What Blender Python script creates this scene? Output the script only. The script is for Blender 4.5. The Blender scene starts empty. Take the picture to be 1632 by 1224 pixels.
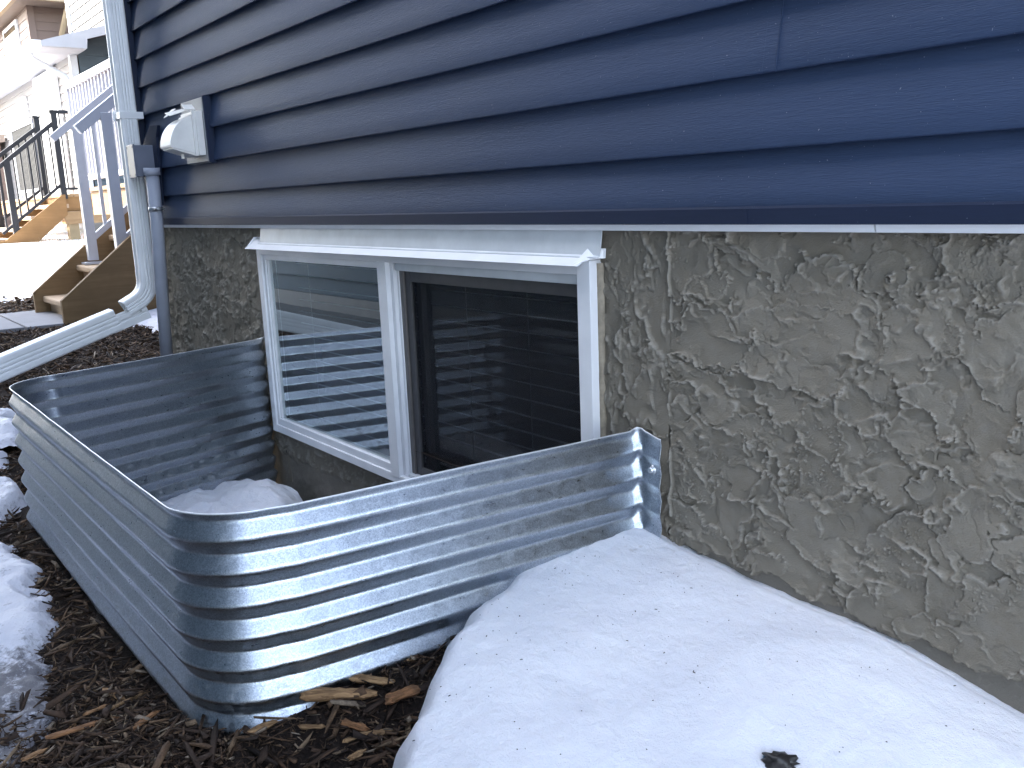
import bpy, bmesh, math, random
import numpy as np
from mathutils import Vector, Matrix
random.seed(7); rng = np.random.default_rng(11)
C = bpy.context.scene.collection
sc = bpy.context.scene

# ------------------------------------------------------------------ camera, sky, sun, exposure
cam = bpy.data.cameras.new('camera'); co = bpy.data.objects.new('camera', cam); C.objects.link(co)
cam.sensor_width = 36; cam.lens = 31.985; cam.clip_start = 0.02; cam.clip_end = 2000
Rr = Vector((0.61012837, 0.79125193, -0.04078907)); Dn = Vector((0.13642802, -0.15563252, -0.97834856)); Fw = Vector((-0.7804683, 0.59135344, -0.20290475))
M3 = Matrix((Rr, -Dn, -Fw)).transposed()
co.matrix_world = Matrix.Translation((0, -1.25, 1.0)) @ M3.to_4x4()
sc.camera = co
W = bpy.data.worlds.new('World'); sc.world = W; W.use_nodes = True
wn = W.node_tree; wn.nodes.clear()
sky = wn.nodes.new('ShaderNodeTexSky'); sky.sky_type = 'NISHITA'; sky.sun_disc = False
SUN_EL, SUN_AZ = math.radians(37), math.radians(224)     # azimuth from +Y towards +X
sky.sun_elevation = SUN_EL; sky.sun_rotation = SUN_AZ; sky.air_density = 1.0; sky.dust_density = 2.2; sky.ozone_density = 1.6
bg = wn.nodes.new('ShaderNodeBackground'); bg.inputs[1].default_value = 0.15
hs = wn.nodes.new('ShaderNodeHueSaturation'); hs.inputs['Saturation'].default_value = .62
wo = wn.nodes.new('ShaderNodeOutputWorld'); wn.links.new(sky.outputs[0], hs.inputs['Color']); wn.links.new(hs.outputs[0], bg.inputs[0]); wn.links.new(bg.outputs[0], wo.inputs[0])
sl = bpy.data.lights.new('sun', 'SUN'); sl.energy = 2.0; sl.angle = math.radians(.5); sl.color = (1, .95, .87)
so = bpy.data.objects.new('sun', sl); C.objects.link(so)
sd = Vector((math.sin(SUN_AZ) * math.cos(SUN_EL), math.cos(SUN_AZ) * math.cos(SUN_EL), math.sin(SUN_EL)))
so.rotation_euler = sd.to_track_quat('Z', 'Y').to_euler(); so.location = sd * 30
sc.view_settings.view_transform = 'Standard'; sc.view_settings.look = 'None'; sc.view_settings.gamma = 1
sc.view_settings.use_curve_mapping = False; sc.view_settings.exposure = 3.06

# ------------------------------------------------------------------ noise
_G = rng.normal(size=(512, 2)); _G /= np.linalg.norm(_G, axis=1)[:, None]
_Pm = rng.permutation(512)
def perlin(x, y):
    x = np.asarray(x, float); y = np.asarray(y, float)
    xi = np.floor(x).astype(int); yi = np.floor(y).astype(int); fx = x - xi; fy = y - yi
    u = fx * fx * fx * (fx * (fx * 6 - 15) + 10); v = fy * fy * fy * (fy * (fy * 6 - 15) + 10)
    def g(a, b):
        k = _Pm[(_Pm[(xi + a) & 511] + yi + b) & 511]; gg = _G[k]
        return gg[..., 0] * (fx - a) + gg[..., 1] * (fy - b)
    a = g(0, 0); b = g(1, 0); c = g(0, 1); d = g(1, 1)
    return ((a + u * (b - a)) * (1 - v) + (c + u * (d - c)) * v) * 1.5
def fbm(x, y, o=4, gain=.5):
    s = 0; a = 1
    for i in range(o):
        s = s + a * perlin(x * 2 ** i + 17.3 * i, y * 2 ** i + 9.1 * i); a *= gain
    return s
def sstep(a, b, x):
    t = np.clip((x - a) / (b - a), 0, 1); return t * t * (3 - 2 * t)

# ------------------------------------------------------------------ object helpers
def tag(o, label=None, cat=None, group=None, kind=None):
    if label: o['label'] = label
    if cat: o['category'] = cat
    if group: o['group'] = group
    if kind: o['kind'] = kind
    return o
def empty(name, loc, label=None, cat=None, group=None, kind=None):
    o = bpy.data.objects.new(name, None); C.objects.link(o); o.location = loc; o.empty_display_size = .1
    return tag(o, label, cat, group, kind)
class MB:
    def __init__(s): s.v = []; s.f = []
    def add(s, vs, fs):
        n = len(s.v); s.v += [tuple(p) for p in vs]; s.f += [tuple(i + n for i in q) for q in fs]; return s
    def box(s, a, b):
        x0, y0, z0 = a; x1, y1, z1 = b
        if x0 > x1: x0, x1 = x1, x0
        if y0 > y1: y0, y1 = y1, y0
        if z0 > z1: z0, z1 = z1, z0
        return s.add([(x0, y0, z0), (x1, y0, z0), (x1, y1, z0), (x0, y1, z0), (x0, y0, z1), (x1, y0, z1), (x1, y1, z1), (x0, y1, z1)],
                     [(0, 3, 2, 1), (4, 5, 6, 7), (0, 1, 5, 4), (1, 2, 6, 5), (2, 3, 7, 6), (3, 0, 4, 7)])
    def prism(s, pts, axis, a, b):
        """polygon pts in the two other axes, extruded a..b on axis ('x': pts=(y,z); 'y': (x,z); 'z': (x,y))"""
        n = len(pts)
        mk = {'x': lambda p, t: (t, p[0], p[1]), 'y': lambda p, t: (p[0], t, p[1]), 'z': lambda p, t: (p[0], p[1], t)}[axis]
        vs = [mk(p, a) for p in pts] + [mk(p, b) for p in pts]
        fs = [tuple(range(n)), tuple(range(2 * n - 1, n - 1, -1))] + [(i, (i + 1) % n + 0, (i + 1) % n + n, i + n) for i in range(n)]
        return s.add(vs, fs)
    def bar(s, p, q, w, h, up=(0, 0, 1)):
        p = Vector(p); q = Vector(q); d = (q - p).normalized(); up = Vector(up)
        r = d.cross(up)
        if r.length < 1e-4: r = d.cross(Vector((0, 1, 0)))
        r.normalize(); u = r.cross(d)
        vs = [c + r * a * w / 2 + u * b * h / 2 for c in (p, q) for a, b in ((-1, -1), (1, -1), (1, 1), (-1, 1))]
        return s.add(vs, [(0, 3, 2, 1), (4, 5, 6, 7), (0, 1, 5, 4), (1, 2, 6, 5), (2, 3, 7, 6), (3, 0, 4, 7)])
    def sweep(s, path, prof, ref=(0, 0, 1), cap=True):
        """prof: closed list of (a,b) across the path; ref fixes the b axis"""
        P = [Vector(p) for p in path]; n = len(prof); ref = Vector(ref); rings = []
        for i, p in enumerate(P):
            d = (P[min(i + 1, len(P) - 1)] - P[max(i - 1, 0)]).normalized()
            a = ref.cross(d)
            a.normalize(); b = d.cross(a)
            rings += [p + a * x + b * y for x, y in prof]
        fs = [(i * n + j, i * n + (j + 1) % n, (i + 1) * n + (j + 1) % n, (i + 1) * n + j) for i in range(len(P) - 1) for j in range(n)]
        if cap: fs += [tuple(range(n - 1, -1, -1)), tuple(range((len(P) - 1) * n, len(P) * n))]
        return s.add(rings, fs)
    def tube(s, path, r, n=14, ref=(0, 1, 0), cap=True):
        return s.sweep(path, [(r * math.cos(2 * math.pi * k / n), r * math.sin(2 * math.pi * k / n)) for k in range(n)], ref, cap)
    def build(s, name, mat, parent=None, smooth=False, bevel=0, origin=None, **kw):
        me = bpy.data.meshes.new(name); me.from_pydata(s.v, [], s.f); me.update()
        bm = bmesh.new(); bm.from_mesh(me); bmesh.ops.recalc_face_normals(bm, faces=bm.faces); bm.to_mesh(me); bm.free()
        return link(name, me, mat, parent, smooth, bevel, **kw)
def link(name, me, mat, parent=None, smooth=False, bevel=0, label=None, cat=None, group=None, kind=None):
    if mat is not None and not me.materials: me.materials.append(mat)
    if smooth:
        for p in me.polygons: p.use_smooth = True
    o = bpy.data.objects.new(name, me); C.objects.link(o)
    if parent is not None:
        o.parent = parent
        base = Vector((0, 0, 0)); q = parent
        while q is not None:
            base += Vector(q.location); q = q.parent
        o.location = -base            # children are modelled in world coordinates
    if bevel:
        m = o.modifiers.new('bevel', 'BEVEL'); m.width = bevel; m.segments = 2; m.limit_method = 'ANGLE'; m.angle_limit = math.radians(40)
    return tag(o, label, cat, group, kind)
def same(o, d, **kw):
    """another object on the same mesh, moved by d, same parent"""
    c = o.copy(); C.objects.link(c); c.parent = o.parent; c.location = Vector(o.location) + Vector(d)
    return c
def grid_mesh(name, X, Y, Z, mask=None):
    """X,Y,Z 2-D arrays -> mesh; mask: per-face keep"""
    nu, nv = X.shape
    idx = np.arange(nu * nv).reshape(nu, nv)
    q = np.stack([idx[:-1, :-1], idx[1:, :-1], idx[1:, 1:], idx[:-1, 1:]], -1)
    if mask is not None: q = q[mask]
    q = q.reshape(-1, 4)
    me = bpy.data.meshes.new(name); V = np.stack([X, Y, Z], -1).reshape(-1, 3)
    used = np.unique(q); remap = -np.ones(len(V), int); remap[used] = np.arange(len(used)); V = V[used]; q = remap[q]
    me.vertices.add(len(V)); me.vertices.foreach_set('co', V.astype('f4').ravel())
    me.loops.add(q.size); me.loops.foreach_set('vertex_index', q.astype('i4').ravel())
    me.polygons.add(len(q)); me.polygons.foreach_set('loop_start', np.arange(0, q.size, 4, dtype='i4'))
    try: me.polygons.foreach_set('loop_total', np.full(len(q), 4, 'i4'))
    except Exception: pass
    me.update(calc_edges=True); me.polygons.foreach_set('use_smooth', np.ones(len(q), bool)); me.update()
    return me

# ------------------------------------------------------------------ materials
def mat(name, col=(.5, .5, .5), rough=.6, metal=0, spec=.5):
    m = bpy.data.materials.new(name); m.use_nodes = True; nt = m.node_tree; b = nt.nodes['Principled BSDF']
    b.inputs['Base Color'].default_value = (*col, 1); b.inputs['Roughness'].default_value = rough
    b.inputs['Metallic'].default_value = metal; b.inputs['Specular IOR Level'].default_value = spec
    return m, nt, b
def N(nt, t, **kw):
    n = nt.nodes.new(t)
    for k, v in kw.items():
        if k.startswith('i_'): n.inputs[k[2:].replace('_', ' ')].default_value = v
        else: setattr(n, k, v)
    return n
def coords(nt, scale=(1, 1, 1), obj=False):
    g = N(nt, 'ShaderNodeNewGeometry'); m = N(nt, 'ShaderNodeMapping'); m.inputs['Scale'].default_value = scale
    nt.links.new(g.outputs['Position'], m.inputs[0]); return m.outputs[0]
def noise(nt, vec, sc_, det=4, rough=.55, dist=0):
    n = N(nt, 'ShaderNodeTexNoise'); n.inputs['Scale'].default_value = sc_; n.inputs['Detail'].default_value = det
    n.inputs['Roughness'].default_value = rough; n.inputs['Distortion'].default_value = dist; nt.links.new(vec, n.inputs['Vector']); return n.outputs['Fac']
def ramp(nt, fac, stops):
    r = N(nt, 'ShaderNodeValToRGB'); e = r.color_ramp.elements
    while len(e) < len(stops): e.new(.5)
    for k, (p, c) in enumerate(stops):
        e[k].position = p; e[k].color = (*(c if isinstance(c, tuple) else (c, c, c)), 1)
    nt.links.new(fac, r.inputs[0]); return r.outputs[0]
def mixc(nt, f, a, b, mode='MIX'):
    n = N(nt, 'ShaderNodeMix', data_type='RGBA', blend_type=mode)
    for s, v in ((0, f), (6, a), (7, b)):
        if isinstance(v, (int, float)): n.inputs[s].default_value = v
        elif isinstance(v, tuple): n.inputs[s].default_value = (*v, 1)
        else: nt.links.new(v, n.inputs[s])
    return n.outputs[2]
def bump(nt, b, h, strength=.3, dist=.002, prev=None):
    n = N(nt, 'ShaderNodeBump'); n.inputs['Strength'].default_value = strength; n.inputs['Distance'].default_value = dist
    nt.links.new(h, n.inputs['Height'])
    if prev is not None: nt.links.new(prev, n.inputs['Normal'])
    nt.links.new(n.outputs[0], b.inputs['Normal']); return n.outputs[0]
def L(nt, a, b): nt.links.new(a, b)

# navy siding with embossed wood grain
def siding_mat(name, col, rough=.38, grain=1.0, var=.12):
    m, nt, b = mat(name, col, rough, 0, .18)
    v = coords(nt, (22, 22, 330)); n1 = noise(nt, v, 1.0, 3, .6, .3)
    v2 = coords(nt, (70, 70, 800)); n2 = noise(nt, v2, 1.0, 2, .5)
    v3 = coords(nt, (1.2, 1.2, 3)); n3 = noise(nt, v3, 1.0, 3)
    c = mixc(nt, ramp(nt, n3, [(.3, 0.), (.7, 1.)]), tuple(x * (1 - var) for x in col), tuple(min(1, x * (1 + var)) for x in col))
    c = mixc(nt, ramp(nt, n1, [(.35, 0.), (.65, .35)]), c, tuple(x * 1.25 for x in col))
    # dust specks
    sp = noise(nt, coords(nt, (1, 1, 1)), 260, 1, .5); c = mixc(nt, ramp(nt, sp, [(.77, 0.), (.8, .5)]), c, (.35, .36, .4))
    L(nt, c, b.inputs['Base Color'])
    mth = N(nt, 'ShaderNodeMath', operation='ADD'); L(nt, n1, mth.inputs[0]); L(nt, n2, mth.inputs[1])
    bump(nt, b, mth.outputs[0], .7 * grain, .0010)
    rr = N(nt, 'ShaderNodeMapRange'); rr.inputs[3].default_value = rough - .06; rr.inputs[4].default_value = rough + .14; L(nt, n3, rr.inputs[0]); L(nt, rr.outputs[0], b.inputs['Roughness'])
    return m
M_SIDE = siding_mat('navy_siding', (.033, .053, .104), .50)
M_TRIM = siding_mat('navy_trim', (.016, .024, .050), .55, .1)
M_JTRIM = M_TRIM
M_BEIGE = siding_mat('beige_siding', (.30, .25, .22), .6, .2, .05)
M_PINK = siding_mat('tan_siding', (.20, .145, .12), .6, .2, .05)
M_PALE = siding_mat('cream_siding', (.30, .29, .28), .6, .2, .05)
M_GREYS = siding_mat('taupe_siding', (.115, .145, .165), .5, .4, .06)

def plain(name, col, rough=.5, var=.08, ns=6, bs=.15, bd=.001, bscale=300, spec=.5, metal=0):
    m, nt, b = mat(name, col, rough, metal, spec)
    n = noise(nt, coords(nt), ns, 5)
    c = mixc(nt, ramp(nt, n, [(.3, 0.), (.7, 1.)]), tuple(x * (1 - var) for x in col), tuple(min(1, x * (1 + var)) for x in col))
    L(nt, c, b.inputs['Base Color']); bump(nt, b, noise(nt, coords(nt), bscale, 2), bs, bd); return m
M_WHITE = plain('white_vinyl', (.80, .81, .83), .35, .05, 9, .08)
M_WDIRT = plain('white_aluminium', (.62, .65, .67), .38, .09, 14, .1)
M_SPOUT = plain('white_painted_spout', (.80, .82, .84), .35, .05, 10, .03, .0004)
M_HOOD = plain('hood_plastic', (.80, .79, .76), .4, .06, 20, .1)
M_BOX = plain('box_pvc', (.150, .170, .225), .4, .07, 12, .06)
M_GREYP = plain('grey_pvc', (.36, .39, .47), .38, .07, 12, .06)
M_ZINC = plain('zinc_clamp', (.6, .62, .64), .3, .1, 40, .1, metal=1)
M_BLOCK = plain('mount_block', (.30, .31, .32), .5, .12, 12, .1)
M_SCR = plain('screen_frame', (.062, .060, .062), .45, .15, 30, .1)
M_TRACK = plain('screen_track', (.13, .12, .112), .45, .15, 30, .1)
M_BLACKM = plain('black_railing', (.006, .006, .008), .5, .2, 30, .05)
M_WRAIL = plain('white_railing', (.52, .53, .58), .4, .04, 10, .03)
M_GUT = plain('cream_gutter', (.42, .32, .2), .5, .05, 8, .05)
M_SOFF = plain('white_soffit', (.40, .41, .44), .6, .06, 4, .05)
M_SOFFT = plain('tan_soffit', (.30, .24, .20), .6, .06, 4, .05)
M_SHING = plain('roof_shingle', (.05, .05, .055), .9, .3, 30, .6, .01, 60)
M_FOUND = plain('far_foundation', (.33, .32, .30), .9, .1, 6, .3, .004, 40)
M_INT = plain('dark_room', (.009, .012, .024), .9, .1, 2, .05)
M_BLIND = plain('blind_slat', (.42, .43, .46), .5, .06, 6, .05)
M_CORD = plain('blind_cord', (.35, .35, .36), .8, .05, 6, .05)
M_SEAL = plain('sealant', (.27, .23, .17), .6, .3, 50, .5, .002, 120)
M_DOOR = plain('white_door', (.5, .5, .48), .45, .04, 4, .03)

def wood(name, c1, c2, axis=1, rough=.75, knots=True):
    m, nt, b = mat(name, c1, rough, 0, .3)
    s = [26, 26, 26]; s[axis] = 1.6
    n = noise(nt, coords(nt, tuple(s)), 1.0, 6, .65, 1.4); n2 = noise(nt, coords(nt, (2.2, 2.2, 2.2)), 1.0, 4)
    c = mixc(nt, ramp(nt, n, [(.3, 0.), (.55, .5), (.75, 1.)]), c1, c2)
    c = mixc(nt, ramp(nt, n2, [(.4, 0.), (.72, .55)]), c, tuple(x * .55 for x in c1))
    if knots:
        vo = N(nt, 'ShaderNodeTexVoronoi'); vo.inputs['Scale'].default_value = 1.0; s2 = [5.5, 5.5, 5.5]; s2[axis] = 2.6
        L(nt, coords(nt, tuple(s2)), vo.inputs['Vector']); c = mixc(nt, ramp(nt, vo.outputs['Distance'], [(.05, .8), (.12, 0.)]), c, tuple(x * .3 for x in c1))
    L(nt, c, b.inputs['Base Color']); bump(nt, b, n, .4, .002); return m
M_STR = wood('stair_stringer_wood', (.20, .125, .06), (.30, .195, .10), 1)
M_TREAD = wood('stair_tread_wood', (.46, .32, .20), (.56, .42, .29), 0, knots=False)
M_DECK = wood('deck_wood', (.30, .18, .085), (.40, .26, .13), 1)
M_CEDAR = wood('cedar_wood', (.24, .125, .045), (.30, .165, .065), 1)
M_POSTW = wood('post_wood', (.30, .22, .12), (.40, .30, .17), 2)

# galvanised steel
def steel():
    m, nt, b = mat('galvanised_steel', (.56, .60, .63), .3, 1.0)
    vo = N(nt, 'ShaderNodeTexVoronoi'); vo.inputs['Scale'].default_value = 520; L(nt, coords(nt, (1, 1, 1)), vo.inputs['Vector'])
    sep = N(nt, 'ShaderNodeSeparateColor'); L(nt, vo.outputs['Color'], sep.inputs[0])
    n1 = noise(nt, coords(nt), 5, 5, .6); n2 = noise(nt, coords(nt, (1, 1, 2)), 55, 5, .65)
    c = mixc(nt, ramp(nt, sep.outputs[0], [(0., 0.), (1., 1.)]), (.32, .355, .40), (.56, .60, .65))
    c = mixc(nt, ramp(nt, n1, [(.35, 0.), (.7, .3)]), c, (.40, .44, .47))
    # lime and soil stains near the ground and here and there
    g = N(nt, 'ShaderNodeNewGeometry'); sp = N(nt, 'ShaderNodeSeparateXYZ'); L(nt, g.outputs['Position'], sp.inputs[0])
    mr = N(nt, 'ShaderNodeMapRange'); mr.inputs[1].default_value = .30; mr.inputs[2].default_value = .12; L(nt, sp.outputs[2], mr.inputs[0])
    mu = N(nt, 'ShaderNodeMath', operation='MULTIPLY'); L(nt, mr.outputs[0], mu.inputs[0]); L(nt, ramp(nt, n2, [(.5, 0.), (.62, 1.)]), mu.inputs[1])
    st = N(nt, 'ShaderNodeMath', operation='MAXIMUM'); L(nt, mu.outputs[0], st.inputs[0])
    n4 = noise(nt, coords(nt, (1, 1, 3)), 9, 6, .7); L(nt, ramp(nt, n4, [(.67, 0.), (.72, .8)]), st.inputs[1])
    mu3 = N(nt, 'ShaderNodeMath', operation='MULTIPLY'); mu3.inputs[1].default_value = .35; L(nt, st.outputs[0], mu3.inputs[0])
    c = mixc(nt, mu3.outputs[0], c, (.42, .40, .37)); L(nt, c, b.inputs['Base Color'])
    mm = N(nt, 'ShaderNodeMapRange'); mm.inputs[3].default_value = 1.; mm.inputs[4].default_value = .7; L(nt, mu3.outputs[0], mm.inputs[0]); L(nt, mm.outputs[0], b.inputs['Metallic'])
    r = N(nt, 'ShaderNodeMapRange'); r.inputs[1].default_value = .3; r.inputs[2].default_value = .7; r.inputs[3].default_value = .26; r.inputs[4].default_value = .40
    L(nt, n2, r.inputs[0]); ra = N(nt, 'ShaderNodeMath', operation='ADD'); L(nt, r.outputs[0], ra.inputs[0]); ml = N(nt, 'ShaderNodeMath', operation='MULTIPLY'); ml.inputs[1].default_value = .2; L(nt, st.outputs[0], ml.inputs[0]); L(nt, ml.outputs[0], ra.inputs[1]); L(nt, ra.outputs[0], b.inputs['Roughness'])
    bp = bump(nt, b, sep.outputs[0], .16, .0006); bump(nt, b, noise(nt, coords(nt, (1, 1, 1)), 9, 2), .06, .006, bp)
    return m
M_STEEL = steel()
M_RIM = plain('steel_edge_glint', (.72, .74, .76), .35, .1, 30, .1, metal=.5)  # edge paler than the sheet: its sky glint put into the colour

def stucco():
    m, nt, b = mat('grey_stucco', (.25, .235, .205), .85, 0, .25)
    n1 = noise(nt, coords(nt), 3.2, 5, .6); n2 = noise(nt, coords(nt), 38, 4, .6); n3 = noise(nt, coords(nt), 420, 3, .6)
    c = mixc(nt, ramp(nt, n1, [(.3, 0.), (.7, 1.)]), (.180, .158, .122), (.240, .213, .168))
    c = mixc(nt, ramp(nt, n2, [(.4, 0.), (.7, .45)]), c, (.25, .234, .20))
    at = N(nt, 'ShaderNodeAttribute'); at.attribute_name = 'skim'
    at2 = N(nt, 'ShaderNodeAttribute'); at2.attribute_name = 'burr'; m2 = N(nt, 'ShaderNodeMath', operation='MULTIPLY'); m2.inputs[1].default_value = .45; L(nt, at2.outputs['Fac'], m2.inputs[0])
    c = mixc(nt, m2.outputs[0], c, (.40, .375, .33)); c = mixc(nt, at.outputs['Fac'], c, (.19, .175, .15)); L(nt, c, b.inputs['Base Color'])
    h = bump(nt, b, n3, .9, .0020); bump(nt, b, n2, .3, .003, h); return m
M_STUC = stucco()

def snow():
    m, nt, b = mat('snow', (.83, .84, .88), .55, 0, .35)
    b.inputs['Subsurface Weight'].default_value = .25; b.inputs['Subsurface Radius'].default_value = (.02, .025, .03); b.inputs['Subsurface Scale'].default_value = .35
    n1 = noise(nt, coords(nt), 4, 5, .6); n2 = noise(nt, coords(nt), 70, 4, .65); n3 = noise(nt, coords(nt), 420, 3, .7)
    c = mixc(nt, ramp(nt, n1, [(.3, 0.), (.7, 1.)]), (.76, .77, .82), (.86, .86, .89))
    ds = noise(nt, coords(nt), 34, 3, .55); dm = noise(nt, coords(nt), 2.1, 3, .5)
    mu = N(nt, 'ShaderNodeMath', operation='MULTIPLY'); L(nt, ramp(nt, ds, [(.66, 0.), (.72, 1.)]), mu.inputs[0]); L(nt, ramp(nt, dm, [(.5, 0.), (.65, .35)]), mu.inputs[1])
    c = mixc(nt, mu.outputs[0], c, (.42, .38, .35)); L(nt, c, b.inputs['Base Color'])
    h = bump(nt, b, n3, .7, .0026); h = bump(nt, b, n2, .6, .006, h); return m
M_SNOW = snow()
def old_snow():
    m, nt, b = mat('dirty_snow', (.8, .8, .84), .5, 0, .4)
    b.inputs['Subsurface Weight'].default_value = .15; b.inputs['Subsurface Radius'].default_value = (.02, .025, .03); b.inputs['Subsurface Scale'].default_value = .3
    n2 = noise(nt, coords(nt), 42, 6, .75); n3 = noise(nt, coords(nt), 330, 3, .7); n1 = noise(nt, coords(nt), 7, 4, .6)
    at = N(nt, 'ShaderNodeAttribute'); at.attribute_name = 'dirt'
    ad = N(nt, 'ShaderNodeMath', operation='MULTIPLY_ADD'); L(nt, at.outputs['Fac'], ad.inputs[0]); ad.inputs[1].default_value = .36; L(nt, n2, ad.inputs[2])
    c = mixc(nt, ramp(nt, ad.outputs[0], [(.60, 0.), (.80, .92)]), (.66, .67, .74), (.10, .095, .105))
    L(nt, c, b.inputs['Base Color']); h = bump(nt, b, n3, .5, .002); bump(nt, b, n2, .8, .010, h)
    L(nt, ramp(nt, n1, [(.3, .3), (.7, .7)]), b.inputs['Roughness']); return m
M_OSNOW = old_snow()

def soil():
    m, nt, b = mat('mulch_soil', (.04, .028, .02), .9, 0, .2)
    n1 = noise(nt, coords(nt), 5, 5, .6); n2 = noise(nt, coords(nt), 60, 6, .7, .8); n3 = noise(nt, coords(nt, (1, 1, 1)), 240, 4, .7)
    c = mixc(nt, ramp(nt, n2, [(.35, 0.), (.7, 1.)]), (.012, .009, .008), (.050, .034, .026))
    c = mixc(nt, ramp(nt, n1, [(.45, 0.), (.7, .35)]), c, (.06, .043, .034)); L(nt, c, b.inputs['Base Color'])
    h = bump(nt, b, n3, .8, .004); bump(nt, b, n2, 1., .018, h); return m
M_SOIL = soil()
def chipmat(name, stops, rough=.8):
    m, nt, b = mat(name, (.2, .1, .05), rough, 0, .25)
    g = N(nt, 'ShaderNodeNewGeometry'); c = ramp(nt, g.outputs['Random Per Island'], stops)
    n = noise(nt, coords(nt), 160, 5, .7); n0 = noise(nt, coords(nt), 30, 4, .6)
    c = mixc(nt, ramp(nt, n, [(.3, .6), (.65, 0.)]), c, (.02, .014, .01)); c = mixc(nt, ramp(nt, n0, [(.4, .45), (.6, 0.)]), c, (.03, .022, .018))
    L(nt, c, b.inputs['Base Color']); bump(nt, b, n, .8, .002); return m
M_CHIP = chipmat('mulch_chips', [(0, (.028, .018, .014)), (.35, (.058, .034, .022)), (.6, (.115, .064, .035)), (.8, (.19, .115, .065)), (.94, (.30, .21, .13)), (1, (.42, .34, .26))])
def chunk():
    m, nt, b = mat('fresh_wood_chip', (.4, .22, .1), .75, 0, .25)
    tc = N(nt, 'ShaderNodeTexCoord'); mp = N(nt, 'ShaderNodeMapping'); mp.inputs['Scale'].default_value = (14, 130, 130); L(nt, tc.outputs['Object'], mp.inputs[0])
    n = noise(nt, mp.outputs[0], 1., 6, .65, .8); n2 = noise(nt, coords(nt), 22, 3)
    oi = N(nt, 'ShaderNodeObjectInfo')
    base = ramp(nt, oi.outputs['Random'], [(0, (.26, .16, .08)), (.5, (.44, .28, .14)), (1, (.34, .16, .07))])
    c = mixc(nt, ramp(nt, n, [(.38, .8), (.58, 0.)]), base, (.09, .045, .02))
    c = mixc(nt, ramp(nt, n2, [(.5, 0.), (.68, .7)]), c, (.10, .055, .03)); L(nt, c, b.inputs['Base Color']); bump(nt, b, n, 1., .003); return m
M_CHUNK = chunk()
M_CONC = plain('concrete', (.22, .22, .235), .85, .1, 5, .4, .002, 120)
M_GRAV = plain('gravel', (.09, .095, .095), .9, .25, 20, .8, .01, 60)
M_GRASS = plain('dead_grass', (.30, .24, .13), .8, .3, 30, .1)
M_DARK = plain('wet_leaf', (.02, .017, .016), .4, .3, 60, .6, .003, 90)

def glass(name, tint, rough, refl):
    m = bpy.data.materials.new(name); m.use_nodes = True; nt = m.node_tree; nt.nodes.clear()
    out = N(nt, 'ShaderNodeOutputMaterial'); mx = N(nt, 'ShaderNodeMixShader'); tr = N(nt, 'ShaderNodeBsdfTransparent'); gl = N(nt, 'ShaderNodeBsdfGlossy')
    tr.inputs[0].default_value = (*tint, 1); gl.inputs['Roughness'].default_value = rough; gl.inputs['Color'].default_value = (.95, 1, 1, 1)
    fr = N(nt, 'ShaderNodeFresnel'); fr.inputs[0].default_value = 1.52
    mu = N(nt, 'ShaderNodeMath', operation='MULTIPLY_ADD', use_clamp=True); mu.inputs[1].default_value = refl; mu.inputs[2].default_value = .03; L(nt, fr.outputs[0], mu.inputs[0])
    gb = N(nt, 'ShaderNodeNewGeometry'); sb = N(nt, 'ShaderNodeMath', operation='SUBTRACT'); sb.inputs[0].default_value = 1.; L(nt, gb.outputs['Backfacing'], sb.inputs[1])
    mb_ = N(nt, 'ShaderNodeMath', operation='MULTIPLY'); L(nt, mu.outputs[0], mb_.inputs[0]); L(nt, sb.outputs[0], mb_.inputs[1])
    L(nt, mb_.outputs[0], mx.inputs[0]); L(nt, tr.outputs[0], mx.inputs[1]); L(nt, gl.outputs[0], mx.inputs[2])
    # thin film of dust: a few per cent of diffuse
    df = N(nt, 'ShaderNodeBsdfDiffuse'); df.inputs[0].default_value = (.5, .5, .5, 1); mx2 = N(nt, 'ShaderNodeMixShader')
    nn = noise(nt, coords(nt, (14, 14, 2.2)), 3., 5, .6); L(nt, ramp(nt, nn, [(.3, .004), (.75, .022)]), mx2.inputs[0])
    L(nt, mx.outputs[0], mx2.inputs[1]); L(nt, df.outputs[0], mx2.inputs[2]); L(nt, mx2.outputs[0], out.inputs[0]); return m
M_GLASS = glass('window_glass', (.80, .86, .86), .004, 2.8)
M_GLASSR = glass('sliding_pane_glass', (.88, .9, .92), .02, 2.2)
M_GLASS2 = glass('far_window_glass', (.3, .32, .34), .02, 1.6)
def screenmat():
    m = bpy.data.materials.new('insect_screen'); m.use_nodes = True; nt = m.node_tree; nt.nodes.clear()
    out = N(nt, 'ShaderNodeOutputMaterial'); mx = N(nt, 'ShaderNodeMixShader'); tr = N(nt, 'ShaderNodeBsdfTransparent'); df = N(nt, 'ShaderNodeBsdfPrincipled')
    df.inputs['Base Color'].default_value = (.004, .006, .012, 1); df.inputs['Roughness'].default_value = .7
    n = noise(nt, coords(nt), 500, 2); r = N(nt, 'ShaderNodeMapRange'); r.inputs[3].default_value = .30; r.inputs[4].default_value = .42; L(nt, n, r.inputs[0])
    L(nt, r.outputs[0], mx.inputs[0]); L(nt, tr.outputs[0], mx.inputs[1]); L(nt, df.outputs[0], mx.inputs[2]); L(nt, mx.outputs[0], out.inputs[0]); return m
M_MESH = screenmat()

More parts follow.
